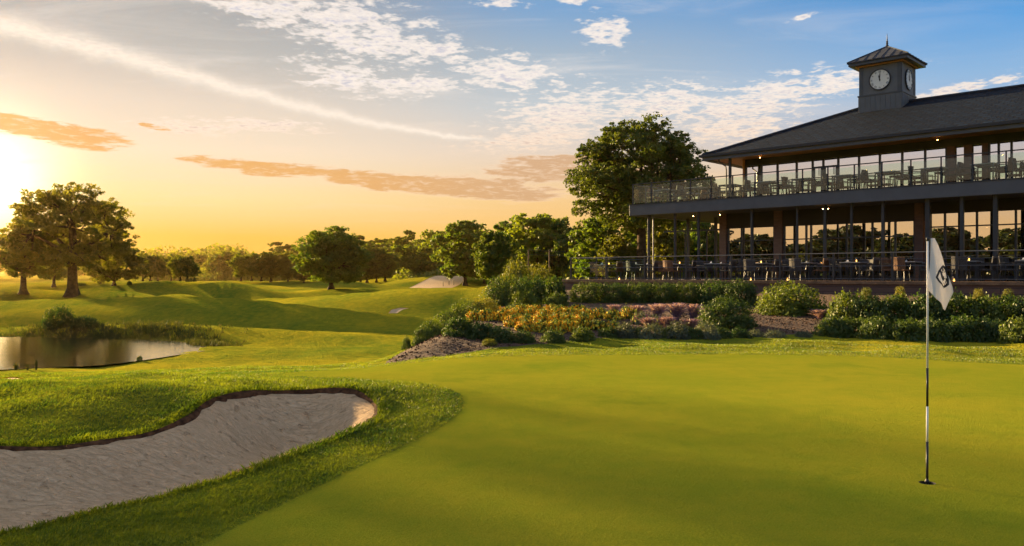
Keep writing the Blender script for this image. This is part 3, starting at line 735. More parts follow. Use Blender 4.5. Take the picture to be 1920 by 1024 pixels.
def clumps(n, pos, rad, leaf, per, flat=.7):
    c = np.repeat(pos, per, axis=0); r = np.repeat(rad, per)
    e = unit(len(c))*(rng.uniform(.25, 1, (len(c), 1))**.5); e[:, 2] *= flat
    return c+e*r[:, None], e*.7+rng.normal(size=e.shape)*.5+np.array([0, 0, .3])
def build_woods():
    # far-off wood that reads as one mass
    n = 900; a = np.radians(rng.uniform(-44, 6, n)); d = rng.uniform(400, 470, n)
    env = 11.5+2.6*np.sin(a*31)+1.6*np.sin(a*73+1)+rng.uniform(-1.5, 1.5, n)
    z = env*rng.uniform(.1, 1, n)**.5
    c, nn = clumps(n, np.column_stack([d*np.sin(a), d*np.cos(a), z]), rng.uniform(3.0, 5.2, n), .8, 46)
    v, f = leaf_quads(c, nn, rng.uniform(.6, 1.2, len(c))*.95)
    o = link('woodland', mesh_np('woodland', v, f, [M['woodleaf']])); tag(o, 'long hazy wood closing the view behind the far tree line', 'woodland', kind='stuff')
    # dark undergrowth at the feet of the trees
    pts = []
    for px in np.arange(255, 1400, 2.0):
        dd = np.interp(px, [255, 500, 620, 700, 800, 900, 960, 1100, 1400], [300, 250, 215, 205, 205, 190, 120, 84, 92])*rng.uniform(.96, 1.06)
        hh = np.interp(px, [255, 640, 700, 960, 1400], [2.4, 3.2, 4.6, 3.6, 3.0])
        if px < 935: dd = hit(px, float(np.interp(px, [255, 620, 700, 935], [526, 531, 532, 534])))[1]+rng.uniform(4, 34); dd = max(dd, (176 if px > 725 else 200 if px > 620 else 262)+rng.uniform(0, 22)); hh = 2.3+.0085*dd+.8*math.sin(px*.07)
        x, y = (px-960)/F*dd, dd; pts.append((x, y, Hs(x, y)+hh*rng.uniform(.15, .7), hh*.55))
    pts = np.array(pts)
    c, nn = clumps(len(pts), pts[:, :3], pts[:, 3], .3, 70)
    v, f = leaf_quads(c, nn, rng.uniform(.6, 1.2, len(c))*.42)
    o = link('undergrowth', mesh_np('undergrowth', v, f, [M['woodleaf']])); tag(o, 'dark undergrowth along the feet of the trees at the edge of the course', 'undergrowth', kind='stuff')
build_woods()

def build_grass():
    N = 620000
    r = np.exp(rng.uniform(math.log(4.0), math.log(21.0), N)); a = np.radians(rng.uniform(-36, 34, N))
    # clumped spacing
    x, y = r*np.sin(a), r*np.cos(a)
    x += rng.normal(size=N)*.01; y += rng.normal(size=N)*.01
    sg = sdf(P_green[::2], x, y); sb = sdf(P_bunk[::2], x, y); bed = sdf(P_bed, x, y); pd = sdf(P_pond[::2], x, y); sd = sdf(P_side, x, y)
    k = (sg > .015) & (sb > -.01) & (bed > -.05) & (pd > 0) & (sd > .02)
    x, y, r, sg, sb = x[k], y[k], r[k], sg[k], sb[k]; n = len(x)
    z = H(x, y)
    g = r/7.0
    h = (.015+.017*rng.uniform(0, 1, n)**1.8)*(.55+.45*g)*(.8+.4*np.sin(x*2.1+1.3*np.sin(y*1.7))**2)
    h *= np.where(sb < .12, 2.1, 1.0)*np.where(sg < .10, .8, 1.0)*np.where(r > 13, .5, 1.0)
    w = .0024*g**.9*rng.uniform(.7, 1.4, n)
    th = rng.uniform(0, 2*math.pi, n); lean = rng.uniform(.1, .9, n)*h; la = np.where(sb < .10, rng.normal(-1.1, .6, n), rng.normal(.9, 1.1, n))
    dx, dy = np.cos(th)*w, np.sin(th)*w; lx, ly = np.cos(la)*lean, np.sin(la)*lean
    b0 = np.column_stack([x-dx, y-dy, z-.004]); b1 = np.column_stack([x+dx, y+dy, z-.004])
    m1 = np.column_stack([x+lx*.35+dx*.7, y+ly*.35+dy*.7, z+h*.6]); tp = np.column_stack([x+lx, y+ly, z+h])
    v = np.stack([b0, b1, m1, tp], 1).reshape(-1, 3); i = np.arange(n)*4
    f = np.column_stack([i, i+1, i+2, i+3])
    o = link('rough_grass', mesh_np('rough_grass', v, f, [M['rough']])); tag(o, 'longer rough grass round the bunker and the edge of the putting green', 'grass', kind='stuff')
build_grass()
#MARK
def build_haze():
    m, nt, p, out = newmat('air_haze'); nt.nodes.remove(p)
    v = node(nt, 'ShaderNodeVolumePrincipled'); v.inputs['Density'].default_value = .00013; v.inputs['Color'].default_value = (1, .62, .22, 1)
    v.inputs['Anisotropy'].default_value = .84
    nt.links.new(v.outputs[0], out.inputs['Volume'])
    mb = MB(); mb.box(-420, -180, -4.5, 420, 560, 18); tag(mb.build('haze', m), 'thin golden evening haze over the whole course', 'haze', kind='stuff')
build_haze()
#MARK

# ------------------------------------------------------------------ clubhouse
M['steel'] = simple('charcoal_steel', (.040, .043, .048), .45, .3, .2, 2, .1, 60)
M['fascia'] = simple('slate_grey_cladding', (.085, .092, .105), .5, .1, .12, 1.5, .05, 30)
M['tower'] = simple('tower_boarding', (.115, .125, .135), .6, 0, .10, 2, .08, 40)
M['tower_dark'] = simple('tower_trim', (.060, .068, .078), .5, 0, .10, 2)
M['lead'] = simple('lead_roofing', (.045, .052, .070), .8, 0, .3, 2, .15, 20, spec=.1)
M['clock_white'] = simple('clock_white', (.80, .79, .74), .5, 0, .04, 4)
M['black'] = simple('black_paint', (.012, .012, .014), .4, 0, .2, 5)
M['white'] = simple('white_paint', (.80, .79, .76), .4, 0, .04, 5)
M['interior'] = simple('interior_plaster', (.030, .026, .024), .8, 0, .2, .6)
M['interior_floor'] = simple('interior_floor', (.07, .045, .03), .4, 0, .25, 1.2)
M['deck'] = simple('deck_boards', (.10, .075, .06), .7, 0, .35, 2.5, .5, 18)
M['linen'] = simple('white_linen', (.62, .62, .60), .8, 0, .06, 3)
M['porcelain'] = simple('porcelain', (.75, .74, .70), .25, 0, .03, 3)
M['wicker'] = simple('dark_wicker', (.050, .048, .050), .7, 0, .5, 22, .8, 60)
M['wicker_brown'] = simple('brown_wicker', (.16, .075, .035), .7, 0, .4, 22, .8, 60)
M['table'] = simple('table_top_grey', (.20, .215, .235), .35, 0, .15, 3)
M['terracotta'] = simple('terracotta', (.36, .13, .06), .7, 0, .2, 6)
M['timber_post'] = simple('weathered_timber', (.15, .09, .05), .8, 0, .4, 5, .6, 25)
def wood_soffit():
    m, nt, p, out = newmat('cedar_soffit'); co = objco(nt)
    w = node(nt, 'ShaderNodeTexBrick'); nt.links.new(co, w.inputs['Vector']); w.inputs['Scale'].default_value = 1.0
    w.inputs['Brick Width'].default_value = 3.2; w.inputs['Row Height'].default_value = .12; w.inputs['Mortar Size'].default_value = .006
    w.inputs['Color1'].default_value = (.52, .24, .075, 1); w.inputs['Color2'].default_value = (.40, .17, .05, 1); w.inputs['Mortar'].default_value = (.08, .035, .012, 1)
    g = noise(nt, scaled(nt, co, 2, 30, 2), 3, 4)
    nt.links.new(mixc(nt, g*.5, w.outputs['Color'], (.30, .12, .035)), p.inputs['Base Color']); p.inputs['Roughness'].default_value = .45
    return m
M['cedar'] = wood_soffit()
def brick_mat(name, c1, c2, mortar, w=.22, h=.075, sc=1.0):
    m, nt, p, out = newmat(name); co = objco(nt)
    sep = node(nt, 'ShaderNodeSeparateXYZ'); nt.links.new(co, sep.inputs[0])
    v = comb(nt, X(nt, sep.outputs[0])+X(nt, sep.outputs[1]), X(nt, sep.outputs[2]), 0.0)
    b = node(nt, 'ShaderNodeTexBrick'); nt.links.new(v, b.inputs['Vector']); b.inputs['Scale'].default_value = sc
    b.inputs['Brick Width'].default_value = w; b.inputs['Row Height'].default_value = h; b.inputs['Mortar Size'].default_value = .008
    for k, c in (('Color1', c1), ('Color2', c2), ('Mortar', mortar)): b.inputs[k].default_value = c4(c)
    nt.links.new(mixc(nt, noise(nt, co, 4, 4)*.5, b.outputs['Color'], tuple(x*.6 for x in c1)), p.inputs['Base Color']); p.inputs['Roughness'].default_value = .85
    nt.links.new(bump(nt, X(nt, b.outputs['Fac'])*-1.0+noise(nt, co, 30, 3)*.3, .6, .012), p.inputs['Normal']); return m
M['brick'] = brick_mat('brown_brick', (.22, .12, .095), (.15, .085, .07), (.12, .10, .09))
M['sleeper'] = brick_mat('timber_sleepers', (.14, .085, .065), (.095, .062, .05), (.02, .015, .012), 2.4, .19)
def slate_mat():
    m, nt, p, out = newmat('slate_roof'); co = objco(nt)
    sep = node(nt, 'ShaderNodeSeparateXYZ'); nt.links.new(co, sep.inputs[0]); x, y, z = (X(nt, sep.outputs[i]) for i in range(3))
    v = comb(nt, x, z*2.6, 0.0)
    b = node(nt, 'ShaderNodeTexBrick'); nt.links.new(v, b.inputs['Vector']); b.inputs['Scale'].default_value = 1.0
    b.inputs['Brick Width'].default_value = .40; b.inputs['Row Height'].default_value = .30; b.inputs['Mortar Size'].default_value = .05; b.inputs['Mortar Smooth'].default_value = .3
    b.inputs['Color1'].default_value = (.012, .026, .050, 1); b.inputs['Color2'].default_value = (.004, .010, .022, 1); b.inputs['Mortar'].default_value = (.010, .010, .014, 1)
    st = (z*2.6/.30).f('FRACT')
    nt.links.new(mixc(nt, noise(nt, co, 1.3, 5, .65)*.7, b.outputs['Color'], (.008, .014, .025)), p.inputs['Base Color'])
    setin(nt, p, 'Roughness', noise(nt, co, 9, 3)*.25+.65); p.inputs['Specular IOR Level'].default_value = .06
    nt.links.new(bump(nt, st*-.8+X(nt, b.outputs['Fac'])*-.5+noise(nt, co, 14, 4)*.5, 1.0, .07), p.inputs['Normal']); return m
M['slate'] = slate_mat()
def glass_mat(name, refl, tint, rough=0.0, fw=.6):
    m, nt, p, out = newmat(name); nt.nodes.remove(p)
    t = node(nt, 'ShaderNodeBsdfTransparent'); t.inputs[0].default_value = c4(tint)
    g = node(nt, 'ShaderNodeBsdfGlossy'); g.inputs['Roughness'].default_value = rough; g.inputs[0].default_value = (1, 1, 1, 1)
    fr = node(nt, 'ShaderNodeLayerWeight'); fr.inputs['Blend'].default_value = .35
    co = objco(nt); nt.links.new(bump(nt, noise(nt, co, .7, 2), .12, .02), g.inputs['Normal'])
    mx = node(nt, 'ShaderNodeMixShader'); setin(nt, mx, 0, (X(nt, fr.outputs['Fresnel'])*fw+refl).clamp())
    nt.links.new(t.outputs[0], mx.inputs[1]); nt.links.new(g.outputs[0], mx.inputs[2]); nt.links.new(mx.outputs[0], out.inputs[0]); return m
M['window'] = glass_mat('window_glass', .70, (.16, .16, .15))
M['window_upper'] = glass_mat('upper_window_glass', .84, (.45, .47, .45))
M['balustrade'] = glass_mat('balustrade_glass', .035, (.86, .95, .91), 0.0, .03)
def lampmat(name, col, s):
    m, nt, p, out = newmat(name); p.inputs['Base Color'].default_value = c4(col); p.inputs['Emission Color'].default_value = c4(col); p.inputs['Emission Strength'].default_value = s; return m
M['bulb'] = lampmat('warm_bulb', (1, .45, .12), 16.0)
M['candle'] = lampmat('candle_glow', (1, .42, .08), 1.6)

def local(name, parent, mb, mat, **k): return mb.build(name, mat, parent, **k)
Z1, Z2, ZS = DECK, 4.92, 6.86          # terrace floor, balcony floor, upper soffit
U1 = 25.5                              # where the model of the wing stops, beyond the frame
VB = 10.4                              # back wall
def text_mesh(txt, size, font_depth, mat, name, parent, loc, rot, sx=1.0):
    cu = bpy.data.curves.new('t', 'FONT'); cu.body = txt; cu.size = size; cu.align_x = 'CENTER'; cu.align_y = 'CENTER'; cu.extrude = font_depth; cu.resolution_u = 3
    to = bpy.data.objects.new('t', cu); COL.objects.link(to); bpy.context.view_layer.update()
    me = bpy.data.meshes.new_from_object(to); bpy.data.objects.remove(to); bpy.data.curves.remove(cu)
    me.materials.clear(); me.materials.append(mat)
    o = link(name, me, parent, loc); o.rotation_euler = rot; o.scale = (sx, 1, 1); return o

def build_clubhouse():
    B = empty('clubhouse', (OX, OY, 0), TH)
    tag(B, 'long two storey glass clubhouse with slate roof, wrap balcony and clock tower', 'building')
    add = lambda n, mb, m, p=None, **k: mb.build(n, m, p or B, **k)
    # ---- main roof: hip at the left end, ridge running right
    e0, ez, W, rise = 3.95, 6.98, 5.26, 2.22
    th = .10
    a, b_, c, d = (e0, 0, ez), (U1+2, 0, ez), (U1+2, 2*W, ez), (e0, 2*W, ez); r0, r1 = (e0+W, W, ez+rise), (U1+2, W, ez+rise)
    mb = MB(); dn = lambda p: (p[0], p[1], p[2]-th)
    mb.add([a, b_, c, d, r0, r1], [(0, 1, 5, 4), (2, 3, 4, 5), (3, 0, 4), (1, 2, 5)])
    roof = add('roof', mb, M['slate'])
    mb = MB(); mb.tube([(e0, 0, ez+.03), (e0+W, W, ez+rise+.04)], .055, 6).tube([(e0, 2*W, ez+.03), (e0+W, W, ez+rise+.04)], .055, 6).tube([(e0+W, W, ez+rise+.03), (U1+2, W, ez+rise+.03)], .065, 6)
    mb.build('ridge_tiles', M['lead'], roof)
    mb = MB(); mb.box(e0, -.10, ez-.09, U1+2, 0.0, ez+.02); mb.box(e0-.10, -.10, ez-.09, e0, 2*W, ez+.02); mb.build('gutter', M['black'], roof)
    mb = MB(); mb.box(e0+.02, 0.02, ez-.24, U1+2, .06, ez-.003).box(e0+.02, .06, ez-.24, e0+.06, 2*W, ez-.003); mb.build('fascia_board', M['fascia'], roof)
    mb = MB(); mb.box(e0+.06, .06, ZS, U1+2, 2*W-.02, ZS+.05); add('soffit', mb, M['cedar'])
    # ---- floors
    mb = MB(); mb.box(0, 0, 4.45, U1+2, .12, 4.95).box(0, .12, 4.45, .12, 9.2, 4.95).box(0, 9.2, 4.45, U1+2, 9.32, 4.95); add('balcony_fascia', mb, M['fascia'], bevel=.01)
    mb = MB(); mb.box(-.03, -.03, 4.95, U1+2, .25, 4.985).box(-.03, .25, 4.95, .2, 9.2, 4.985); add('balcony_edge_trim', mb, M['steel'])
    mb = MB(); mb.box(.12, .12, 4.66, U1+2, 9.2, 4.92); add('balcony_floor', mb, M['deck'])
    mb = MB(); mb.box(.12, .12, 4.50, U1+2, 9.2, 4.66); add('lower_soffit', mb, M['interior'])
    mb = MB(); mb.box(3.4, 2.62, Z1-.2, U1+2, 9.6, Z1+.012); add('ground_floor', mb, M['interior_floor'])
    # ---- upper storey glazing, plane v = 1.8
    v = 1.8; Hh = 6.55
    px = [1399, 1428, 1458, 1494, 1524, 1544, 1572, 1611, 1650, 1692, 1735, 1775]
    us = [px_u(p, v) for p in px]
    frm = MB(); frm.box(us[0]-.1, v-.03, Hh, U1+2, v+.05, ZS-.002).box(us[0], v-.03, Z2, us[-1], v+.05, Z2+.08)
    add('window_head', frm, M['steel'])
    def glaze(us, v, z0, z1, mat, door=()):
        for i in range(len(us)-1):
            g = MB(); g.box(us[i]+.03, v+.004, z0, us[i+1]-.03, v+.016, z1); add('window_pane', g, mat)
        for i, u in enumerate(us):
            g = MB(); w = .035; g.box(u-w, v-.05, z0, u+w, v+.07, z1); add('mullion', g, M['steel'])
        for i in door:
            a, c = us[i]+.035, us[i+1]-.035; g = MB()
            g.box(a, v-.02, z0, a+.07, v+.03, z1-.30).box(c-.07, v-.02, z0, c, v+.03, z1-.30).box(a, v-.02, z1-.38, c, v+.03, z1-.30).box(a, v-.02, z0, c, v+.03, z0+.12)
            dr = add('door', g, M['tower_dark']); h = MB(); h.tube([(c-.14, v-.06, z0+.85), (c-.14, v-.06, z0+1.25)], .012, 6); h.build('handle', M['steel'], dr)
    glaze(us, v, Z2+.08, Hh, M['window_upper'], door=(4, 5))
    us2 = [px_u(p, v) for p in (1855, 1873, 1897)]; us2 += [us2[-1]+.75*i for i in range(1, 10)]
    glaze(us2, v, Z2+.08, Hh, M['window_upper'])
    # brown brick bay between the two glazed runs
    ub0, ub1 = us[-1]+.036, us2[0]-.036
    for (f0, f1) in ((0, .20), (.42, .62), (.86, 1.0)):
        g = MB(); g.box(ub0+(ub1-ub0)*f0, v-.08, Z2, ub0+(ub1-ub0)*f1, v+.25, Hh); add('brick_pier', g, M['brick'])
    for (f0, f1) in ((.20, .42), (.62, .86)):
        g = MB(); g.box(ub0+(ub1-ub0)*f0+.003, v+.05, Z2+.08, ub0+(ub1-ub0)*f1-.003, v+.062, Hh); add('window_pane', g, M['window_upper'])
    # left end of the upper storey: glass return and corner post
    g = MB(); g.box(us[0]-.12, v-.1, Z2, us[0]-.036, v+.18, ZS-.003); add('corner_post', g, M['cedar'])
    for vv in (3.6, 5.4, 7.2, 9.0):
        g = MB(); g.box(us[0]-.05, vv-.035, Z2, us[0]+.03, vv+.035, ZS); add('mullion', g, M['steel'])
        g = MB(); g.box(us[0]-.016, vv-1.74, Z2+.05, us[0]-.004, vv-.04, Hh); add('window_pane', g, M['window_upper'])
    # back of the upper storey: glazed too, so the sky shows through in places
    ub = us[0]+.1; k = 0
    while ub < U1:
        g = MB()
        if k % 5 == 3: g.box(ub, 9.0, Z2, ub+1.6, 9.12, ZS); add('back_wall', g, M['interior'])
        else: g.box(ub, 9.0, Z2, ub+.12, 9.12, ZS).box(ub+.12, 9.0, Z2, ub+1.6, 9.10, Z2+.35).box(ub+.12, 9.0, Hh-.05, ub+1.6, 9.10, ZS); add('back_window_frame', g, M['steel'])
        ub += 1.6; k += 1
    # ---- ground floor glazing, plane v = 2.6
    v = 2.6; H1 = 3.78
    pw = 1351; u0 = px_u(pw, v)
    g = MB(); g.box(u0, v-.12, Z1, px_u(1363, v), v+.5, 4.5); add('brick_pier', g, M['brick'])
    px = [1366, 1391, 1411, 1452]; lows = [px_u(p, v) for p in px]; glaze(lows, v, Z1+.05, H1, M['window'])
    g = MB(); g.box(px_u(1453, v), v-.12, Z1, px_u(1468, v), v+.3, 4.5); add('brick_pier', g, M['brick'])
    px = [1471, 1494, 1512, 1521, 1547, 1588, 1597, 1636, 1655, 1679, 1715]; lows = [px_u(p, v) for p in px]; glaze(lows, v, Z1+.05, H1, M['window'])
    g = MB(); g.box(px_u(1717, v), v-.15, Z1, px_u(1733, v), v+.3, 4.5); add('brick_pier', g, M['brick'])
    px = [1745, 1772, 1803, 1832, 1864, 1905]; lows = [px_u(p, v) for p in px]; lows += [lows[-1]+1.0*i for i in range(1, 8)]
    glaze(lows, v, Z1+.05, H1+.25, M['window'])
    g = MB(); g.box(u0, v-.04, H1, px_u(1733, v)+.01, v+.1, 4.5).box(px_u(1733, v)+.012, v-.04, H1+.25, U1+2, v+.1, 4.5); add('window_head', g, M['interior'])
    for a_, b_, zz in ((px_u(1366, v), px_u(1452, v), H1-.62), (px_u(1471, v), px_u(1715, v), H1-.62), (px_u(1745, v), U1, H1-.30)):
        g = MB(); g.box(a_, v-.035, zz, b_, v+.002, zz+.05).box(a_, v-.035, Z1+.05, b_, v+.002, Z1+.22); add('transom', g, M['steel'])
    # inner rooms
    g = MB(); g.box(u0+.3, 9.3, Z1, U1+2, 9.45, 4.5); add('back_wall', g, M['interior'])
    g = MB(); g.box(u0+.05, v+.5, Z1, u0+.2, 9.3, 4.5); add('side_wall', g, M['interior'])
    for uu in (px_u(1560, 5.0), px_u(1760, 5.2), px_u(1840, 5.6)):
        g = MB(); g.box(uu, 4.6, Z1, uu+.9, 4.9, 4.5); add('inner_wall', g, M['cedar'])
    # ---- columns under the balcony edge
    for p, r in ((1217, .085), (1266, .075), (1310, .075), (1410, .075), (1495, .06), (1547, .085), (1597, .07), (1656, .085), (1740, .12), (1804, .095), (1867, .11)):
        r *= .68; u = px_u(p, .45); g = MB(); g.box(u-r, .45-r, Z1, u+r, .45+r, 4.5); add('column', g, M['steel'], bevel=.008)
    u = px_u(1226, .45); g = MB(); g.tube([(u, .4, Z1), (u, .4, 4.5)], .035, 8); add('downpipe', g, M['fascia'])
    # back row of columns and a beam under the free standing left end
    for u in (.6, 2.2):
        for vv in (4.4, 8.4):
            g = MB(); g.box(u-.06, vv-.06, Z1-.3, u+.06, vv+.06, 4.5); add('column', g, M['steel'])
    g = MB(); g.box(.3, 2.56, 3.72, u0, 2.64, 3.80).box(1.5, 2.57, Z1, 1.55, 2.63, 3.72).box(2.7, 2.57, Z1, 2.75, 2.63, 3.72); add('screen_frame', g, M['steel'])
    # upper column and bent downpipe at the left end of the eaves
    u = px_u(1369, .4); g = MB(); g.box(u-.05, .35, Z2, u+.05, .45, ZS); add('column', g, M['steel'])
    g = MB(); g.tube([(u-.45, .2, ZS+.05), (u-.43, .2, ZS-.22), (u-.16, .3, ZS-.42), (u-.14, .32, ZS-.6), (u-.14, .32, Z2)], .032, 8); add('downpipe', g, M['black'])
    # ---- lamps: glowing points inside and under the soffits
    def lamp(u, v, z, r=.035):
        g = MB(); g.lathe((u, v, z), [(0.001, -r), (r*.8, -r*.6), (r, 0), (r*.8, r*.6), (.001, r)], 8); l = add('ceiling_lamp', g, M['bulb'])
        q = MB(); q.tube([(u, v, z+r), (u, v, z+r+.08)], .012, 5); q.build('lamp_holder', M['black'], l)
    for p, z in ((1425, ZS-.06), (1758, ZS-.08)): lamp(px_u(p, 1.0), 1.0, z-.03, .015)
    for p in (1445, 1521, 1624, 1671, 1706, 1790, 1843, 1880): lamp(px_u(p, 3.6), 3.6, 6.1+.2*math.sin(p), .04)
    for p in (1540, 1551, 1640, 1760, 1836, 1850, 1893): lamp(px_u(p, 4.2), 4.2, 3.35+.25*math.sin(p*.7), .05)
    for p in (1300, 1350, 1543, 1553): lamp(px_u(p, 1.2), 1.2, 4.36, .018)
    # ---- clock tower
    T = empty('clock_tower', (0, 0, 0), 0, B)
    t0, t1, w0, w1 = 9.35, 11.14, 4.36, 6.15
    b = MB(); b.box(t0-.03, w0-.03, 8.0, t1+.03, w1+.03, 9.50); 
    for i in range(9):
        x = t0-.03+.06+i*(t1-t0-.06)/8
        b.box(x-.018, w0-.05, 8.0, x+.018, w0-.0301, 9.44); b.box(x-.018, w1+.0301, 8.0, x+.018, w1+.05, 9.44)
        y = w0-.03+.06+i*(w1-w0-.06)/8
        b.box(t1+.0301, y-.018, 8.0, t1+.05, y+.018, 9.44); b.box(t0-.05, y-.018, 8.0, t0-.0301, y+.018, 9.44)
    b.build('tower_base', M['tower'], T)
    b = MB(); b.box(t0-.06, w0-.06, 9.50, t1+.06, w1+.06, 9.56); b.build('tower_belt', M['tower_dark'], T)
    b = MB(); b.box(t0, w0, 9.56, t1, w1, 10.86); b.build('tower_body', M['tower'], T)
    b = MB()
    for x in (t0, t1-.16): 
        b.box(x, w0-.025, 9.56, x+.16, w0-.001, 10.84)
    for y in (w0+.002, w1-.16): b.box(t1+.001, y, 9.56, t1+.025, y+.158, 10.84)
    b.build('tower_corner_trim', M['tower_dark'], T)
    o = .40; zc_, za = 10.98, 11.80
    b = MB(); b.box(t0-o+.05, w0-o+.05, 10.86, t1+o-.05, w1+o-.05, zc_); b.build('tower_eaves', M['tower_dark'], T)
    b = MB(); b.box(t0-.12, w0-.12, 10.80, t1+.12, w1+.12, 10.862); b.build('tower_soffit', M['cedar'], T)
    cx, cy = (t0+t1)/2, (w0+w1)/2; q0, q1, p0, p1 = t0-o, t1+o, w0-o, w1+o
    b = MB(); b.add([(q0, p0, zc_+.05), (q1, p0, zc_+.05), (q1, p1, zc_+.05), (q0, p1, zc_+.05), (cx, cy, za)], [(0, 1, 4), (1, 2, 4), (2, 3, 4), (3, 0, 4)])
    b.box(q0, p0, zc_, q1, p1, zc_+.049)
    for s0, s1 in (((q0, p0), (q1, p0)), ((q1, p0), (q1, p1)), ((q1, p1), (q0, p1)), ((q0, p1), (q0, p0))):
        for i in range(0, 7):
            t = i/7.0; bx, by = s0[0]+(s1[0]-s0[0])*t, s0[1]+(s1[1]-s0[1])*t
            # standing seam running up the slope until it meets the hip
            mx, my = (s0[0]+s1[0])/2, (s0[1]+s1[1])/2; f = 1-abs(2*t-1)
            ex, ey = bx+(cx-mx)*f, by+(cy-my)*f
            if f > .02: b.tube([(bx, by, zc_+.06), (ex, ey, zc_+.05+(za-zc_-.05)*f)], .014, 4)
        b.tube([(s0[0], s0[1], zc_+.06), (cx, cy, za+.01)], .022, 5)
    b.build('tower_roof', M['lead'], T)
    b = MB(); b.lathe((cx, cy, za-.05), [(.09, 0), (.07, .08), (.035, .12), (.055, .17), (.035, .21), (.05, .25), (.028, .30), (.02, .42), (.006, .62), (.001, .64)], 12); b.build('finial', M['black'], T)
    def clock(axis):
        C = empty('clock', (0, 0, 0), 0, B); zc0, r = 10.16, .43
        if axis == 'v': C.location = ((t0+t1)/2, w0-.004, zc0)
        else: C.location = (t1+.004, (w0+w1)/2, zc0); C.rotation_euler = (0, 0, R(90))
        # local: x across the face, -y out of the wall
        def disc(r0, r1, y0, y1, n=48):
            b = MB(); vs = []
            for rr, yy in ((r0, y0), (r1, y0), (r1, y1), (r0, y1)):
                vs += [(rr*math.cos(2*math.pi*k/n), yy, rr*math.sin(2*math.pi*k/n)) for k in range(n)]
            b.add(vs, [(i*n+k, i*n+(k+1) % n, ((i+1) % 4)*n+(k+1) % n, ((i+1) % 4)*n+k) for i in range(4) for k in range(n)]); return b
        disc(r-.01, r+.035, 0, -.055).build('clock_rim', M['black'], C)
        disc(.001, r-.012, 0, -.03).build('clock_face', M['clock_white'], C)
        for i, tx in enumerate(('XII', 'I', 'II', 'III', 'IIII', 'V', 'VI', 'VII', 'VIII', 'IX', 'X', 'XI')):
            a = i*math.pi/6; rr = r-.085
            text_mesh(tx, .115, .002, M['black'], 'numeral', C, (rr*math.sin(a), -.034, rr*math.cos(a)), (R(90), a, 0), .8)
        def hand(ang, L, w, nm, y):
            b = MB(); sn, cn = math.sin(ang), math.cos(ang)
            P_ = lambda s_, t_: (s_*cn+t_*sn, y, -s_*sn+t_*cn)
            b.prism([P_(-w*.5, -.08), P_(w*.5, -.08), P_(w, L*.6), P_(0, L), P_(-w, L*.6)], (0, -.006, 0)); b.build(nm, M['black'], C)
        hand(R(-14), .21, .026, 'hour_hand', -.038); hand(R(3), .33, .017, 'minute_hand', -.047)
        disc(.001, .03, -.03, -.056, 12).build('hand_boss', M['black'], C)
    clock('v'); clock('u')
    # ---- balcony railing
    rl = empty('balcony_railing', (0, 0, 0), 0, B)
    zt = Z2+.035+1.0
    pu = [.12+1.06*i for i in range(int((U1)/1.06)+1)]
    for u in pu: g = MB(); g.box(u-.022, .10, Z2+.065, u+.022, .15, zt); g.build('railing_post', M['steel'], rl)
    for u, u2 in zip(pu, pu[1:]): g = MB(); g.box(u+.05, .118, Z2+.13, u2-.05, .130, zt-.07); g.build('glass_panel', M['balustrade'], rl)
    g = MB(); g.box(.08, .09, zt, pu[-1], .16, zt+.035); g.build('handrail', M['steel'], rl)
    g = MB(); g.box(.08, .16, zt, .15, 9.0, zt+.035); g.build('handrail', M['steel'], rl)
    vs = [.12+1.1*i for i in range(9)]
    for v0 in vs[1:]: g = MB(); g.box(.1, v0-.022, Z2+.02, .145, v0+.022, zt); g.build('railing_post', M['steel'], rl)
    for v0, v1 in zip(vs, vs[1:]): g = MB(); g.box(.116, v0+.05, Z2+.1, .128, v1-.05, zt-.07); g.build('glass_panel', M['balustrade'], rl)
    return B
build_clubhouse()

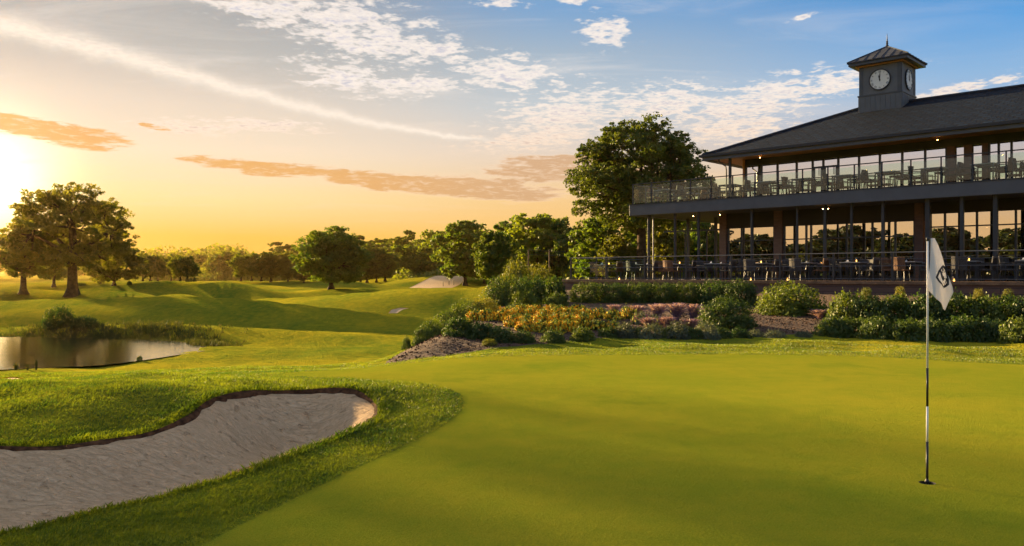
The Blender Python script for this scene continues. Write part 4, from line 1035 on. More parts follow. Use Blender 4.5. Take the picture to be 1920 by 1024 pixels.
def build_terrace():
    T = empty('terrace', (OX, OY, 0), TH); tag(T, 'raised dark board terrace with timber sleeper edge in front of the clubhouse', 'terrace')
    mb = MB(); mb.box(-2.6, -1.8, Z1-.07, U1+2, 2.615, Z1); mb.box(-2.6, 2.615, Z1-.07, 3.39, 9.4, Z1); mb.build('deck', M['deck'], T)
    mb = MB(); mb.box(-2.62, -1.95, Z1-.10, U1+2, -1.80, Z1+.03); mb.build('deck_edge', M['timber_post'], T, bevel=.01)
    mb = MB(); mb.box(-2.6, -1.88, .3, U1+2, -1.70, Z1-.102); mb.box(-2.6, -1.70, .3, -2.45, 9.4, Z1-.072); mb.build('sleeper_wall', M['sleeper'], T)
    # open railing
    Rl = empty('terrace_railing', (OX, OY, 0), TH); tag(Rl, 'low dark metal railing along the front edge of the lower terrace', 'railing')
    pu = [-2.3+2.15*i for i in range(13)]
    for u in pu: g = MB(); g.box(u-.035, -1.68, Z1, u+.035, -1.61, Z1+1.05); g.build('railing_post', M['steel'], Rl)
    for z, r in ((1.07, .022), (.83, .010), (.58, .016), (.10, .016)):
        g = MB(); g.tube([(pu[0], -1.645, Z1+z), (pu[-1], -1.645, Z1+z)], r, 6); g.build('rail', M['fascia'], Rl)
    g = MB(); g.tube([(pu[0]-.1, -1.645, Z1+1.07), (pu[0]-.1, 6.0, Z1+1.07)], .022, 6); g.build('rail', M['fascia'], Rl)
    for v in (0.5, 2.6, 4.7): g = MB(); g.box(pu[0]-.12, v, Z1, pu[0]-.06, v+.06, Z1+1.05); g.build('railing_post', M['steel'], Rl)
    for u, u2 in list(zip(pu, pu[1:]))[:2]: g = MB(); g.box(u+.06, -1.652, Z1+.12, u2-.06, -1.640, Z1+1.0); g.build('glass_panel', M['balustrade'], Rl)
    # timber posts with wires left of the terrace
    for i, (px, lab) in enumerate(((991, 'left timber post of the two joined by wires beyond the end of the terrace'), (1030, 'right timber post of the two joined by wires, with a bent top'))):
        d = 45; x = (px-960)/F*d; z = Hs(x, d); g = MB(); g.box(-.035, -.035, -.3, .035, .035, EYE+(HOR-469)/F*d-z)
        o = empty('timber_post', (x, d, z)); tag(o, lab, 'post', 'timber posts beside the terrace')
        g.build('post_shaft', M['timber_post'], o, bevel=.01); zt = EYE+(HOR-469)/F*d-z
        g = MB(); g.tube([(0, 0, zt-.02), (.05, 0, zt+.05), (.14, 0, zt+.06)], .022, 6); g.build('post_hook', M['timber_post'], o)
    d = 45; x0, x1 = (991-960)/F*d, (1062-960)/F*d; g = MB()
    for z in (469, 477): 
        zz = EYE+(HOR-z)/F*d; g.tube([(x0, d, zz), ((x0+x1)/2, d, zz-.06), (x1, d, zz-.1)], .012, 5)
    tag(g.build('wire', M['black']), 'thin sagging wires strung between the timber posts and the terrace', 'wire')
build_terrace()
#MARK

# ------------------------------------------------------------------ planting
def shrub_mesh(name, rx, ry, h, leaf, ncl, per, mat, seed, shaggy=.25, boxy=1.0, bloom=None):
    global rng
    keep = rng; rng = np.random.default_rng(seed)
    d = unit(ncl*2); d = d[d[:, 2] > -.15][:ncl]
    q = np.sign(d)*np.abs(d)**boxy
    p = q*np.array([rx, ry, h])*rng.uniform(.72, 1.0, (len(d), 1)); p[:, 2] = np.maximum(p[:, 2], .04*h)
    low = unit(ncl//2); low[:, 2] = np.abs(low[:, 2])*.35; p2 = low*np.array([rx, ry, h])*rng.uniform(.6, 1, (len(low), 1)); p = np.concatenate([p, p2])
    rad = min(rx, ry, h)*rng.uniform(shaggy*.6, shaggy*1.25, len(p))
    c, nn = clumps(len(p), p, rad, leaf, per, .85)
    nn = nn+c/np.array([rx, ry, h])*.4
    v, f = leaf_quads(c, nn, rng.uniform(.55, 1.3, len(c))*leaf, .5)
    # shoots standing out of the outline
    ns = int(ncl*1.2); d = unit(ns); d[:, 2] = np.abs(d[:, 2]); s0 = np.sign(d)*np.abs(d)**boxy*np.array([rx, ry, h])*.92
    tip = s0+d*np.array([.5, .5, 1])*leaf*rng.uniform(2, 5, (ns, 1)); mid = (s0+tip)/2; t = np.concatenate([s0, mid, tip])
    v2, f2 = leaf_quads(t+rng.normal(size=t.shape)*leaf*.25, rng.normal(size=t.shape), rng.uniform(.6, 1.1, len(t))*leaf*.8, .45)
    me = mesh_np(name, np.concatenate([v, v2]), np.concatenate([f, f2+len(v)]), [mat])
    stems = MB()
    for i in range(9):
        a = i*.7; e = Vector((math.cos(a)*rx*.55, math.sin(a)*ry*.55, h*.6)); stems.tube([(e.x*.15, e.y*.15, -.1), (e.x*.5, e.y*.5, h*.25), e], [.03*h, .022*h, .01*h], 5, False)
    sm_ = bpy.data.meshes.new(name+'_stems'); sm_.from_pydata(stems.v, [], stems.f); sm_.materials.append(M['bark']); sm_.update()
    bm = None
    if bloom:
        nb, bs, mats, lowf = bloom
        d = unit(nb); d[:, 2] = np.abs(d[:, 2])*(1-lowf)+lowf*rng.uniform(0, 1, nb); b = d*np.array([rx, ry, h])*rng.uniform(.92, 1.12, (nb, 1))
        cc = np.repeat(b, 5, axis=0)+rng.normal(size=(nb*5, 3))*bs*.35
        v3, f3 = leaf_quads(cc, np.repeat(d, 5, axis=0)*.6+rng.normal(size=cc.shape)*.4, rng.uniform(.6, 1.2, len(cc))*bs, .8)
        bm = mesh_np(name+'_blooms', v3, f3, mats, midx=np.repeat(rng.integers(0, len(mats), nb), 5))
    rng = keep
    return me, sm_, bm, rx, h
SP = {
 'round':  shrub_mesh('bushr', 1.0, 1.0, 1.0, .050, 120, 44, M['shrub'], 31, .26, .92),
 'dark':   shrub_mesh('bushd', 1.0, 1.0, 1.0, .050, 120, 44, M['shrub_dark'], 32, .26, .9),
 'gold':   shrub_mesh('bushg', 1.0, 1.0, 1.0, .048, 120, 40, M['shrub_gold'], 33, .28, 1.0),
 'hedge':  shrub_mesh('bushh', 1.3, 1.0, 1.0, .045, 150, 44, M['shrub'], 34, .22, .55),
 'leafy':  shrub_mesh('bushl', 1.0, 1.0, .85, .075, 80, 34, M['shrub'], 35, .34, 1.0),
 'leafyd': shrub_mesh('bushm', 1.0, 1.0, .85, .070, 80, 34, M['shrub_dark'], 36, .34, 1.0),
 'sage':   shrub_mesh('bushs', 1.0, 1.0, .7, .060, 80, 34, M['sage'], 37, .34, 1.0),
 'marigold': shrub_mesh('flowero', 1.0, 1.0, .8, .075, 60, 24, M['shrub'], 38, .34, 1.0, (240, .085, [M['petal_orange'], M['petal_yellow'], M['petal_orange']], .55)),
 'yellow': shrub_mesh('flowery', 1.0, 1.0, .8, .075, 60, 24, M['shrub'], 39, .34, 1.0, (90, .085, [M['petal_yellow'], M['petal_orange']], .5)),
 'pink':   shrub_mesh('flowerp', 1.0, 1.0, .8, .080, 50, 22, M['sage'], 40, .34, 1.0, (45, .07, [M['petal_pink'], M['petal_yellow'], M['petal_pink']], .5)),
}
def plume_mesh(name, h, spread, n, mat, seed, droop=.5, w=.012):
    g = np.random.default_rng(seed); V, Fc = [], []
    for i in range(n):
        a = g.uniform(0, 6.28); L = h*g.uniform(.6, 1.1); o = g.uniform(0, .25, 2)-.12; out_ = spread*g.uniform(.2, 1)
        tw = g.uniform(0, 6.28); dx, dy = math.cos(tw)*w, math.sin(tw)*w
        P_ = [(o[0]+math.cos(a)*out_*t**1.6, o[1]+math.sin(a)*out_*t**1.6, L*(t-droop*.5*t**3)) for t in (0, .35, .65, .85, 1)]
        W_ = [1, .9, 1.0, 1.6, .3]; b = len(V)
        for (x, y, z), q in zip(P_, W_): V += [(x-dx*q, y-dy*q, z), (x+dx*q, y+dy*q, z)]
        Fc += [(b+2*k, b+2*k+1, b+2*k+3, b+2*k+2) for k in range(4)]
    return mesh_np(name, V, Fc, [mat])
PLUM = plume_mesh('plume', 1.0, .7, 260, M['plum'], 4, .6, .018)
REED = plume_mesh('reeds', 1.0, .35, 120, M['reed'], 6, .25, .016)
def shrub(kind, px, base_py, top_py, width, label, cat='shrub', group=None, name='shrub', rot=None, zsink=.05):
    x, y, z = hit(px, base_py)
    cap = np.interp(px, [700, 780, 850, 900, 960, 1050, 1300], [17.5, 20, 26, 31, 35, 37, 36])
    if y > cap and base_py > 530.5 and 700 < px < 1300: y = float(cap); x = (px-960)/F*y; z = Hs(x, y)
    me, st, bl, rx, h = SP[kind]
    hh = EYE+(HOR-top_py)/F*y-z; ww = width/F*y
    o = empty(name, (x, y, z-zsink), random.uniform(0, 6.28) if rot is None else rot); o.scale = (ww/2/rx, ww/2/rx, (hh+zsink)/(h*1.08))
    tag(o, label, cat, group)
    link('foliage', me, o); link('stems', st, o)
    if bl: link('blooms', bl, o)
    return o
def plumes(mesh, px, base_py, top_py, width, label, cat, group=None, name='ornamental_grass', z=None):
    x, y, z = hit(px, base_py); hh = EYE+(HOR-top_py)/F*y-z
    o = link(name, mesh, None, (x, y, z-.02), random.uniform(0, 6)); s_ = width/F*y/1.4; o.scale = (s_, s_, hh/.9); tag(o, label, cat, group); return o
def build_planting():
    G = 'shrubs at the left end of the planting bed'
    for a in (('gold', 968, 531, 483, 66, 'tall golden shrub below the left timber post'), ('gold', 1012, 531, 493, 56, 'golden shrub between the two timber posts'),
              ('round', 948, 572, 513, 78, 'big round shrub with sunlit left side above the marigolds'), ('round', 1000, 566, 514, 80, 'broad green shrub between the big round one and the gap beside the terrace'),
              ('leafy', 1040, 570, 520, 48, 'leafy shrub right of the broad green one, left of the gap before the hedge'),
              ('leafy', 985, 577, 548, 60, 'low leafy shrub at the foot of the broad green shrub'), ('leafy', 1045, 574, 550, 40, 'small leafy shrub in front of the gap before the hedge'),
              ('gold', 905, 592, 556, 60, 'pale gold tipped shrub on the left shoulder of the bed'), ('round', 875, 602, 560, 66, 'bushy shrub stepping down the left shoulder of the bed'),
              ('round', 845, 616, 578, 64, 'green shrub lower on the left shoulder with golden tips'), ('round', 815, 630, 596, 62, 'green leaved shrub near the lower left corner of the bed'),
              ('dark', 793, 636, 610, 40, 'lowest dark shrub at the left corner of the bed beside the bare mulch'), ('dark', 762, 640, 630, 18, 'tiny reddish dark shrub alone on the left tip of the mulch'),
              ('leafyd', 982, 642, 620, 46, 'low leafy plant at the front edge below the marigolds, left one'), ('leafyd', 1036, 640, 618, 46, 'low leafy plant at the front edge below the marigolds, middle one'), ('leafy', 1092, 638, 614, 46, 'low leafy plant at the front edge below the marigolds, right one'), ('leafy', 862, 628, 596, 60, 'leafy green shrub in the front row, left of the first marigolds'), ('leafyd', 900, 634, 604, 60, 'low dark leafy shrub in front of the first marigolds'),
              ('leafyd', 940, 638, 612, 56, 'low spreading shrub on bare mulch below the left marigolds'), ('gold', 918, 648, 634, 30, 'little yellow green tuft on the bare mulch')):
        shrub(*a, 'shrub', G)
    G = 'clipped hedge in front of the terrace'
    for i, (px, lab) in enumerate(((1104, 'left end bush of the clipped hedge below the terrace'), (1150, 'second bush from the left in the clipped hedge'), (1196, 'third bush from the left in the clipped hedge'), (1242, 'fourth bush from the left in the clipped hedge'), (1287, 'right end bush of the clipped hedge, touching the big dark bush'))):
        shrub('hedge', px, 567, 528+(i % 2), 68, lab, 'hedge', G, 'hedge_bush', rot=TH)
    for a in (('round', 1340, 570, 522, 66, 'upper left bush of the big dark clump with a sunlit left edge'), ('dark', 1385, 572, 524, 72, 'upper right bush of the big dark clump in the middle of the bed'),
              ('dark', 1362, 612, 556, 100, 'lower bulk of the big dark bush clump in the middle of the bed'), ('round', 1483, 588, 526, 116, 'dense rounded yew like bush standing alone right of the dark clump')):
        shrub(*a, 'shrub')
    G = 'leafy shrubs covering the bank below the right half of the terrace'
    up = ((1590, 'first leafy shrub of the upper row, right of the rounded bush'), (1634, 'second leafy shrub of the upper row on the right bank'), (1682, 'upper row shrub just left of the flag'), (1735, 'upper row shrub behind the flagstick'),
          (1785, 'upper row shrub just right of the flag'), (1838, 'upper row shrub, third from the right edge'), (1885, 'upper row shrub, second from the right edge'), (1935, 'upper row shrub cut by the right edge'), (1995, 'upper row shrub just beyond the right edge'), (2055, 'upper row shrub farther beyond the right edge'))
    for i, (px, lab) in enumerate(up): shrub(('leafy', 'leafyd', 'leafy')[i % 3], px, 602+(i % 2)*4, 549+(i*7 % 9), 74, lab, 'shrub', G)
    lo = ((1562, 'first low shrub of the bottom row, beside the bare patch'), (1604, 'second low shrub of the bottom row'), (1650, 'third low shrub of the bottom row'), (1700, 'low shrub of the bottom row left of the flagstick'),
          (1752, 'low shrub of the bottom row right of the flagstick'), (1806, 'bottom row shrub, third from the right edge'), (1860, 'bottom row shrub, second from the right edge'), (1915, 'bottom row shrub cut by the right edge'), (1978, 'bottom row shrub just beyond the right edge'), (2040, 'bottom row shrub farther beyond the right edge'))
    for i, (px, lab) in enumerate(lo): shrub(('leafyd', 'leafy', 'leafyd', 'leafy')[i % 4], px, 630+(px-1560)*.035, 592+(i*5 % 8), 70, lab, 'shrub', G)
    G = 'young sprigs growing along the foot of the terrace'
    for px, t, lab in ((1624, 538, 'pointed golden sprig by the terrace edge, left one'), (1688, 536, 'tall golden sprig by the terrace edge, just left of the flag'), (1835, 540, 'thin sprig by the terrace edge right of the flag'), (1890, 541, 'thin sprig by the terrace edge near the right picture edge')):
        shrub('gold', px, 566, t, 22, lab, 'shrub', G)
    G = 'grey green cushion plants along the front of the bed'
    for px, b, t, w, lab in ((1172, 633, 604, 48, 'grey green cushion plant at the left of the front edge row'), (1222, 634, 606, 54, 'grey green cushion plant second from the left'), (1272, 634, 603, 60, 'grey green cushion plant in the middle of the row'),
                             (1322, 634, 604, 52, 'grey green cushion plant below the big dark bush'), (1452, 634, 618, 44, 'pale low plant on the bare patch right of the big dark bush'), (1506, 632, 620, 34, 'small pale plant at the right end of the bare patch'), (1416, 630, 617, 34, 'pale small plant left on the bare patch')):
        shrub('sage', px, b, t, w, lab, 'plant', G, 'cushion_plant')
    G = 'low dark ground cover plants filling the front of the bed'
    for px, w, lab in ((1140, 40, 'low dark plant between the marigolds and the grey green cushions'), (1196, 40, 'low dark plant wedged between the first two grey green cushions'), (1248, 40, 'low dark plant between the second and third grey green cushions'), (1298, 42, 'low dark plant between the third and fourth grey green cushions'),
                       (1350, 44, 'low dark plant under the big dark bush clump'), (1388, 40, 'low dark plant right of and below the big dark bush clump')):
        shrub('leafyd', px, 633, 614, w, lab, 'plant', G, 'ground_cover_plant')
    G = 'purple fountain grasses'
    for px, b, t, w, lab in ((1195, 596, 566, 44, 'purple grass clump at the left, behind the yellow flowers'), (1232, 598, 562, 46, 'second purple grass clump from the left'), (1268, 600, 560, 48, 'tallest purple grass clump in the middle'),
                             (1300, 602, 562, 42, 'purple grass clump touching the big dark bush'), (1250, 616, 588, 48, 'purple grass clump in front of the tallest one'), (1215, 616, 590, 44, 'low purple grass in front of the second clump from the left'), (1330, 606, 572, 34, 'purple grass half hidden by the big dark bush'), (1294, 618, 592, 48, 'front purple grass clump by the grey green cushions'), (1540, 598, 575, 60, 'brownish grass on the slope right of the rounded bush'), (1150, 588, 566, 36, 'thin purple grass left of the other clumps')):
        plumes(PLUM, px, b, t, w, lab, 'ornamental grass', G)
    # marigolds: two staggered drifts of flowering plants
    G = 'orange and yellow marigolds in a drift across the bed'
    k = 0
    rows = [(586, 572, 30, (905, 930, 955, 980, 1005, 1030, 1055, 1080)), (599, 577, 34, (890, 916, 942, 968, 994, 1020, 1046, 1072, 1096)), (611, 588, 36, (962, 988, 1014, 1040, 1066, 1092)), (622, 600, 36, (985, 1012, 1040, 1068))]
    rn = ('back row', 'second row', 'third row', 'front row'); on = ('first', 'second', 'third', 'fourth', 'fifth', 'sixth', 'seventh', 'eighth', 'ninth')
    for ri, (b, t, w, xs) in enumerate(rows):
        for ci, px in enumerate(xs):
            shrub('marigold', px+random.uniform(-4, 4), b+random.uniform(-2, 2)-(px-980)*.015, t+random.uniform(-2, 2)-(px-980)*.02, w, f'orange marigold plant, {on[ci]} from the left in the {rn[ri]} of the drift', 'flower', G, 'marigold_plant')
    G = 'yellow flowers between the marigolds and the purple grasses'
    for px, b, t, w, lab in ((1122, 596, 576, 34, 'yellow flowers at the top left of the mixed patch'), (1150, 600, 580, 34, 'yellow flowers in the middle of the mixed patch'), (1178, 598, 574, 30, 'yellow flowers below the thin purple grass'),
                             (1118, 618, 598, 36, 'yellow flowering plant low on the left of the mixed patch'), (1146, 622, 600, 36, 'yellow flowering plant low, beside the grey green cushion')): shrub('yellow', px, b, t, w, lab, 'flower', G, 'flowering_plant')
    for px, b, t, w, lab in ((1200, 606, 586, 36, 'pink and yellow flowers under the left purple grass'), (1228, 610, 592, 34, 'pink flowers under the second purple grass'), (1270, 588, 572, 24, 'pink bloom patch inside the tallest purple grass')): shrub('pink', px, b, t, w, lab, 'flower', 'pink flowers among the purple grasses', 'flowering_plant')
    # pond side
    for k, px, b, t, w, lab in (('round', 110, 611, 570, 52, 'round willow like bush on the far bank of the pond'), ('dark', 160, 612, 592, 46, 'low dark bush right of the round one on the pond bank'), ('dark', 262, 677, 667, 11, 'tiny bush at the water edge on the near bank of the pond'),
                                ('dark', 243, 536, 527, 9, 'tiny conical shrub on the fairway right of the big oak'), ('dark', 150, 537, 530, 22, 'low shrub on the fairway by the foot of the big oak'), ('dark', 351, 527, 521, 7, 'left one of three tiny dark shrubs below the far tree line'),
                                ('dark', 358, 527, 521, 6, 'middle one of three tiny dark shrubs below the far tree line'), ('dark', 365, 527, 520, 6, 'right one of three tiny dark shrubs below the far tree line')):
        shrub(k, px, b, t, w, lab, 'shrub')
    for px, b, t, w, lab in ((68, 694, 674, 12, 'dark rushes standing at the near edge of the pond'), (30, 694, 680, 20, 'sparse reeds at the near edge of the pond, left of the dark rushes'), (52, 694, 682, 14, 'thin reeds just left of the dark rushes'), (300, 668, 658, 14, 'short reeds near the right end of the pond'), (325, 664, 655, 14, 'reeds by the pointed right end of the pond')):
        plumes(REED, px, b, t, w, lab, 'reeds', 'reeds round the pond', 'reeds')
    # long grass on the far bank: nobody could count it
    n = 5200; tt = rng.uniform(0, 1, n); pts = np.array([gp(px, py, -.78) for px, py in [(-420, 657), (-200, 637), (0, 630.5), (100, 631.5), (200, 633), (270, 635), (345, 640), (392, 649)]])
    L = np.linspace(0, 1, len(pts)); bx = np.interp(tt, L, pts[:, 0]); by = np.interp(tt, L, pts[:, 1])+np.abs(rng.normal(size=n))*1.1; bx += rng.normal(size=n)*.3
    h = rng.uniform(.08, .24, n); z = H(bx, by); k = sdf_p(bx, by) > .05; bx, by, h, z = bx[k], by[k], h[k], z[k]; n = len(bx)
    per = 7; X0 = np.repeat(bx, per)+rng.normal(size=n*per)*.06; Y0 = np.repeat(by, per)+rng.normal(size=n*per)*.06; Z0 = np.repeat(z, per); hh = np.repeat(h, per)*rng.uniform(.5, 1.2, n*per)
    th = rng.uniform(0, 6.28, n*per); w = .013; lx = rng.normal(size=n*per)*hh*.3; ly = rng.normal(size=n*per)*hh*.3
    v = np.stack([np.column_stack([X0-np.cos(th)*w, Y0-np.sin(th)*w, Z0-.02]), np.column_stack([X0+np.cos(th)*w, Y0+np.sin(th)*w, Z0-.02]), np.column_stack([X0+lx, Y0+ly, Z0+hh])], 1).reshape(-1, 3)
    o = link('bank_grass', mesh_np('bank_grass', v, np.arange(len(v)).reshape(-1, 3), [M['reed']])); tag(o, 'long dark grass along the far bank of the pond', 'grass', kind='stuff')
    # stakes in the distant bunker
    for px, py, lab in ((831, 538, 'left stake standing in the distant bunker'), (842, 536, 'middle stake standing in the distant bunker'), (851, 535, 'right stake standing in the distant bunker')):
        x, y, z = hit(px, py); g = MB(); g.tube([(0, 0, -.1), (0, 0, .75)], .05, 6); g.lathe((0, 0, .75), [(.05, 0), (.07, .02), (.05, .06), (.001, .08)], 6)
        tag(g.build('bunker_stake', M['black'], None, (x, y, z)), lab, 'stake', 'stakes in the distant bunker')
build_planting()
def build_chips():
    n = 26000; px = rng.uniform(710, 1960, n); k = rng.uniform(0, 1, n)**1.6
    x = np.empty(n); y = np.empty(n)
    d = rng.uniform(15.4, 27, n); x = (px-960)/F*d; y = d
    s_ = sdf(P_bed, x, y); q = s_ < -.05; x, y = x[q], y[q]; z = H(x, y)+rng.uniform(.0, .02, len(x))
    c = np.column_stack([x, y, z]); v, f = leaf_quads(c, rng.normal(size=c.shape)*.6+np.array([0, 0, .8]), rng.uniform(.012, .045, len(x)), .45)
    o = link('bark_chips', mesh_np('bark_chips', v, f, [M['chip']])); tag(o, 'loose bark chips scattered over the planting bed', 'bark mulch', kind='stuff')
M['chip'] = simple('bark_chip', (.085, .046, .028), .95, var=.7, vscale=30, spec=.1)
build_chips()

# ------------------------------------------------------------------ flagstick and flag
def build_flag():
    hx, hy = HOLE; d = hy; hz = Hs(hx, hy); s = d/F
    P = empty('flagstick', (hx, hy, hz)); tag(P, 'thin white and black banded flagstick standing in the hole', 'flagstick')
    def zz(py): return EYE+(HOR-py)*s-hz
    r = .0085
    for a, b_, mt, rr in ((915, 828, 'black', .0095), (828, 762, 'white', r), (762, 690, 'black', r), (690, 452, 'white', r*.92)):
        g = MB(); g.tube([(0, 0, zz(a) if a < 912 else -.08), (.006*(905-b_)/450, 0, zz(b_))], rr, 12)
        if a < 912: g.v = [(x+.006*(905-a)/450*(1 if z < zz((a+b_)/2) else 0), y, z) for x, y, z in g.v]
        g.build('pole_section', M[mt], P, smooth=True)
    g = MB(); g.lathe((.006, 0, zz(452)), [(.010, 0), (.013, .004), (.013, .022), (.008, .03), (.001, .032)], 12); g.build('pole_cap', M['black'], P, smooth=True)
    g = MB(); g.lathe((0, 0, 0), [(.0095, .0), (.018, .002), (.018, .012), (.0095, .03)], 14); g.build('ferrule', M['black'], P, smooth=True)
    # cup
    g = MB(); g.lathe((0, 0, 0), [(.061, -.012), (.061, -.15), (.001, -.15)], 32); g.lathe((0, 0, 0), [(.0615, -.0), (.058, -.0), (.058, -.014), (.0615, -.014)], 32)
    o = g.build('hole_cup', M['cup'], None, (hx, hy, hz), smooth=False); tag(o, 'round hole with dark liner cut into the putting green', 'golf hole')
    # cloth, hanging from the top of the stick
    Fo = empty('flag', (hx, hy, hz)); tag(Fo, 'limp white flag with a dark shield emblem hanging from the flagstick', 'flag')
    wx = lambda px: (px-1738)*s
    rows = [(447, 1743.5, 1751), (460, 1743.2, 1757), (480, 1742.5, 1764), (500, 1741.5, 1771.5), (520, 1738.5, 1778.5), (538, 1733, 1785), (548, 1739.5, 1787), (560, 1751.5, 1782.5), (571, 1762, 1778), (582, 1772.2, 1773.6)]
    ry = np.array([q[0] for q in rows])
    def depth(px, py):
        t = (py-447)/135.0; u = (px-1745)/30.0
        return -.012-.010*t-.030*t*math.sin(2.6*u+1.3*t+.6)-.012*math.sin(6.5*u-2.0*t)*min(1, t*2)-.006*math.sin(11*u+3*t)*t
    n, m = 46, 26; vs = []
    for i in range(n+1):
        py = 447+135*i/n; l = np.interp(py, ry, [q[1] for q in rows]); r_ = np.interp(py, ry, [q[2] for q in rows])
        for j in range(m+1):
            px = l+(r_-l)*j/m; vs.append((wx(px), depth(px, py), zz(py)))
    fs = [(i*(m+1)+j, i*(m+1)+j+1, (i+1)*(m+1)+j+1, (i+1)*(m+1)+j) for i in range(n) for j in range(m)]
    g = MB(); g.add(vs, fs); o = g.build('flag_cloth', M['flag'], Fo, smooth=True); so = o.modifiers.new('thickness', 'SOLIDIFY'); so.thickness = .0012
    # emblem: shield outline, a dark running shape and letters, printed on the front
    def printed(poly2, name, mat, dy=.0022, step=1.5):
        """poly2: list of quads (px,py)x4, subdivided and laid on the cloth"""
        g = MB()
        for q in poly2:
            q = [np.array(p, float) for p in q]; k = max(2, int(max(np.linalg.norm(q[1]-q[0]), np.linalg.norm(q[2]-q[1]))/step)); b = []
            for i in range(k+1):
                for j in range(k+1):
                    p = (q[0]*(1-i/k)+q[3]*(i/k))*(1-j/k)+(q[1]*(1-i/k)+q[2]*(i/k))*(j/k); b.append((wx(p[0]), depth(*p)-dy, zz(p[1])))
            g.add(b, [(i*(k+1)+j, i*(k+1)+j+1, (i+1)*(k+1)+j+1, (i+1)*(k+1)+j) for i in range(k) for j in range(k)])
        g.build(name, mat, Fo)
    out_ = [(1767, 497), (1772, 500.5), (1775.5, 510), (1778.5, 524), (1779, 534), (1775, 538), (1769.5, 541), (1763, 536.5), (1755, 529), (1750, 520), (1755, 507), (1761, 500)]
    cen = np.array([1766, 520]); inn = [tuple(cen+(np.array(p)-cen)*.78) for p in out_]
    printed([(out_[i], out_[(i+1) % 12], inn[(i+1) % 12], inn[i]) for i in range(12)], 'emblem_shield', M['navy'])
    hound = [((1757, 508), (1760, 506), (1764, 517), (1760, 520)), ((1760, 512), (1764, 514), (1771, 524), (1766, 529)), ((1766, 520), (1769, 517), (1772, 523), (1768, 526)), ((1760, 520), (1764, 517), (1767, 524), (1763, 525)), ((1762, 504), (1765, 501), (1768, 507), (1764, 509)), ((1773, 522), (1776, 521), (1777, 527), (1774, 527))]
    printed(hound, 'emblem_figure', M['navy'])
    def bar(a, b, w): 
        a = np.array(a, float); b = np.array(b, float); t = (b-a)/np.linalg.norm(b-a); q = np.array([-t[1], t[0]])*w/2; return (a+q, b+q, b-q, a-q)
    # letters A and D on the upper part, the number 10 below
    L = [bar((1760.5, 514.5), (1763, 507.5), 1.2), bar((1763, 507.5), (1766, 513), 1.2), bar((1761.5, 511.8), (1765, 510.8), 1.0),
         bar((1768.5, 503), (1769.5, 511), 1.3), bar((1768.5, 503), (1772, 505), 1.1), bar((1772, 505), (1772.8, 509), 1.1), bar((1772.8, 509), (1769.5, 511), 1.1),
         bar((1769.5, 529.5), (1771.5, 535.5), 1.3), bar((1773.2, 528), (1775, 534), 1.1), bar((1773.2, 528), (1775.2, 527.4), 1.0), bar((1775.2, 527.4), (1777, 533), 1.1), bar((1775, 534), (1777, 533), 1.0)]
    printed(L, 'emblem_letters', M['navy'], .0026, 2)
M['navy'] = simple('navy_print', (.012, .016, .03), .7, 0, .1, 5)
M['cup'] = simple('cup_liner', (.02, .02, .018), .6, 0, .2, 5)
def flag_mat():
    m, nt, p, out = newmat('flag_cloth'); nt.nodes.remove(p); co = objco(nt)
    d = node(nt, 'ShaderNodeBsdfDiffuse'); t = node(nt, 'ShaderNodeBsdfTranslucent'); d.inputs[0].default_value = (.86, .87, .92, 1); t.inputs[0].default_value = (.85, .80, .74, 1)
    mx = node(nt, 'ShaderNodeMixShader'); mx.inputs[0].default_value = .42
    nt.links.new(bump(nt, noise(nt, co, 18, 3), .2, .01), d.inputs['Normal'])
    nt.links.new(d.outputs[0], mx.inputs[1]); nt.links.new(t.outputs[0], mx.inputs[2]); nt.links.new(mx.outputs[0], out.inputs[0]); return m
M['flag'] = flag_mat()
build_flag()

# ------------------------------------------------------------------ furniture
def place(o, u, v, z, rot=0.0):
    x, y = uv2w(u, v); o.location = (x, y, z); o.rotation_euler = (0, 0, TH+rot); return o
def chair_proto(kind):
    o = empty('dining_chair'); mt = M['wicker'] if kind == 'dark' else M['wicker_brown']
    g = MB(); g.box(-.24, -.24, .40, .24, .24, .46); g.build('seat', mt, o, bevel=.015)
    g = MB(); vs = []
    for i in range(5):
        for j in range(5):
            x = -.24+.48*i/4; z = .44+.46*j/4; y = .22+.05*(j/4)**1.5+(-.05)*abs(2*i/4-1)**2; vs.append((x, y, z))
    g.add(vs, [(i*5+j, (i+1)*5+j, (i+1)*5+j+1, i*5+j+1) for i in range(4) for j in range(4)]); b = g.build('backrest', mt, o); b.modifiers.new('t', 'SOLIDIFY').thickness = .035
    for sx in (-1, 1):
        g = MB(); g.tube([(sx*.24, -.21, .46), (sx*.27, -.22, .64), (sx*.28, .05, .66), (sx*.26, .22, .66)], .018, 6); g.build('armrest', M['steel'], o)
        for sy in (-1, 1): g = MB(); g.tube([(sx*.21, sy*.20, .41), (sx*.24, sy*.25, 0)], .017, 6); g.build('leg', M['steel'], o)
    return o
def table_proto():
    o = empty('dining_table'); g = MB(); g.box(-.40, -.40, .71, .40, .40, .745); g.build('table_top', M['table'], o, bevel=.008)
    for sx in (-1, 1):
        for sy in (-1, 1): g = MB(); g.box(sx*.36-.02, sy*.36-.02, 0, sx*.36+.02, sy*.36+.02, .71); g.build('leg', M['steel'], o)
    g = MB(); g.box(-.34, -.37, .66, .34, -.35, .708).box(-.34, .35, .66, .34, .37, .708); g.build('apron', M['steel'], o)
    return o
CH = {'dark': chair_proto('dark'), 'brown': chair_proto('brown')}; TB = table_proto(); used = set()
def inst(proto):
    if proto.name not in used: used.add(proto.name); return proto
    return copy_tree(proto)
ORD = ('first', 'second', 'third', 'fourth', 'fifth', 'sixth', 'seventh', 'eighth', 'ninth', 'tenth', 'eleventh', 'twelfth', 'thirteenth')
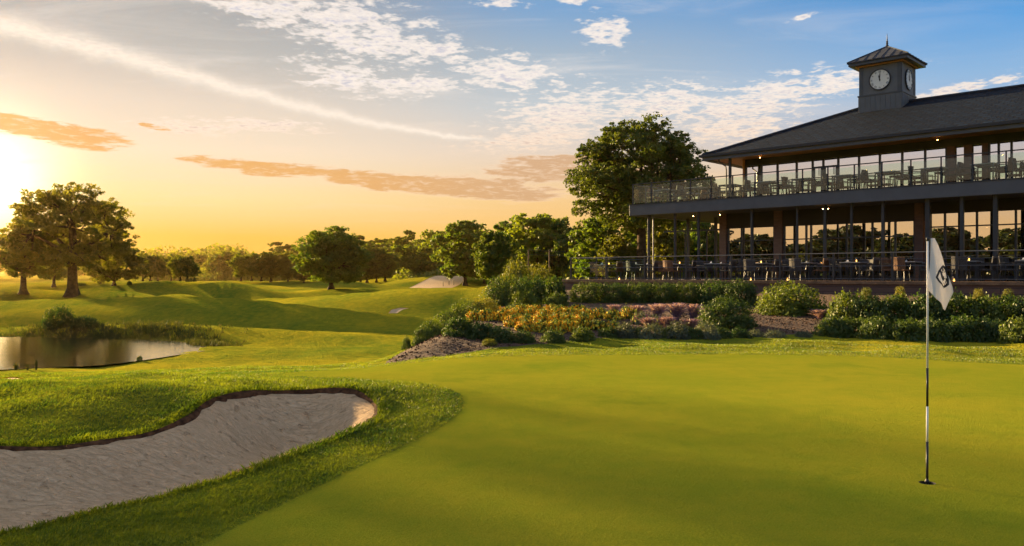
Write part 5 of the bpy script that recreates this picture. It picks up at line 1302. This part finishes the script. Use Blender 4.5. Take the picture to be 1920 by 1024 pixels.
def lantern(u, v, z, label, cat, group, s=1.0):
    o = empty('candle_lantern'); place(o, u, v, z); o.scale = (s, s, s)
    g = MB(); g.lathe((0, 0, 0), [(.001, .0), (.045, .0), (.045, .012), (.001, .012)], 10).lathe((0, 0, .13), [(.045, 0), (.035, .02), (.001, .03)], 10)
    for a in range(4): g.tube([(.04*math.cos(a*1.57), .04*math.sin(a*1.57), .01), (.04*math.cos(a*1.57), .04*math.sin(a*1.57), .13)], .004, 4)
    g.build('lantern_frame', M['black'], o); g = MB(); g.lathe((0, 0, .012), [(.018, 0), (.02, .05), (.012, .075), (.001, .085)], 8); g.build('candle', M['candle'], o)
    tag(o, label, cat, group)
def table_set(u, v, z, what, where, group_c, group_t, chairs, i, jitter=.12, extras=True):
    t = inst(TB); place(t, u, v, z, random.uniform(-.06, .06)); tag(t, f'{what}, {where}', 'table', group_t)
    for side in chairs:
        k = 'brown' if (i*3+len(side)) % 5 == 0 else 'dark'; c = inst(CH[k]); du, dv, rz = {'left': (-.62, 0, R(90)), 'right': (.62, 0, R(-90)), 'near': (0, -.62, R(180)), 'far': (0, .62, 0)}[side]
        # the chair faces the table: its back is on its +y side
        place(c, u+du+random.uniform(-.05, .05), v+dv+random.uniform(-.04, .04), z, rz+random.uniform(-jitter, jitter))
        tag(c, f'{k} wicker chair on the {side} side of the {where}', 'chair', group_c)
    if extras:
        x = empty('place_setting'); place(x, u-.2, v-.1, z+.746); g = MB(); g.lathe((0, 0, 0), [(.001, .004), (.07, .004), (.12, .016), (.125, .02), (.07, .0), (.001, .0)], 18); g.build('plate', M['porcelain'], x)
        g = MB(); g.box(-.05, -.04, .012, .05, .04, .03).prism([(-.05, -.04, .03), (.05, -.04, .03), (0, 0, .11)], (0, .03, 0)); g.build('napkin', M['linen'], x); tag(x, f'white plate with folded napkin on the {where}', 'plate', 'place settings on the tables')
        x = empty('wine_glass'); place(x, u+.16, v-.16, z+.746); g = MB(); g.lathe((0, 0, 0), [(.035, 0), (.004, .006), (.004, .08), (.03, .11), (.036, .15), (.03, .19)], 12); g.build('glass_body', M['balustrade'], x); tag(x, f'wine glass on the {where}', 'glass', 'wine glasses on the tables')
        if i % 2 == 0: lantern(u+.05, v+.12, z+.746, f'small lit candle lantern on the {where}', 'lantern', 'candle lanterns on the tables')
def build_furniture():
    for i in range(10):
        table_set(-.9+1.98*i, -.62, Z1, 'grey square table near the railing', f'{ORD[i]} front terrace table from the left', 'chairs on the lower terrace', 'tables on the lower terrace', ('left', 'right', 'near') if i % 3 else ('left', 'right'), i)
    for i in range(9):
        table_set(.4+2.02*i, 1.35, Z1, 'grey square table by the windows', f'{ORD[i]} rear terrace table from the left', 'chairs on the lower terrace', 'tables on the lower terrace', ('left', 'right', 'far') if i % 2 else ('left', 'right'), i+1, extras=(i % 2 == 0))
    for i in range(12):
        table_set(1.4+1.72*i, .98, Z2, 'square table behind the glass balustrade', f'{ORD[i]} balcony table from the left', 'chairs on the balcony', 'tables on the balcony', ('left', 'right'), i+2, extras=False)
    for i in range(4):
        table_set(1.3+(i % 2)*2.0, 3.4+(i//2)*2.4, Z2, 'square table behind the big column', f'{ORD[i]} table on the open balcony end', 'chairs on the balcony', 'tables on the balcony', ('left', 'right', 'near'), i, extras=False)
    for i in range(8):
        table_set(6.6+1.9*i, 3.6, Z2, 'dining table inside the upper windows', f'{ORD[i]} indoor table upstairs from the left', 'chairs inside the upper room', 'tables inside the upper room', ('left', 'right', 'far'), i, extras=False)
    for i in (1, 4, 5, 8):
        lantern(-1.2+1.95*i+.5*math.sin(i*5), -1.25+.3*math.sin(i*3), Z1, f'small floor lantern glowing on the deck, {ORD[i]} from the left along the railing', 'lantern', 'floor lanterns on the terrace', 1.3)
build_furniture()
#MARK
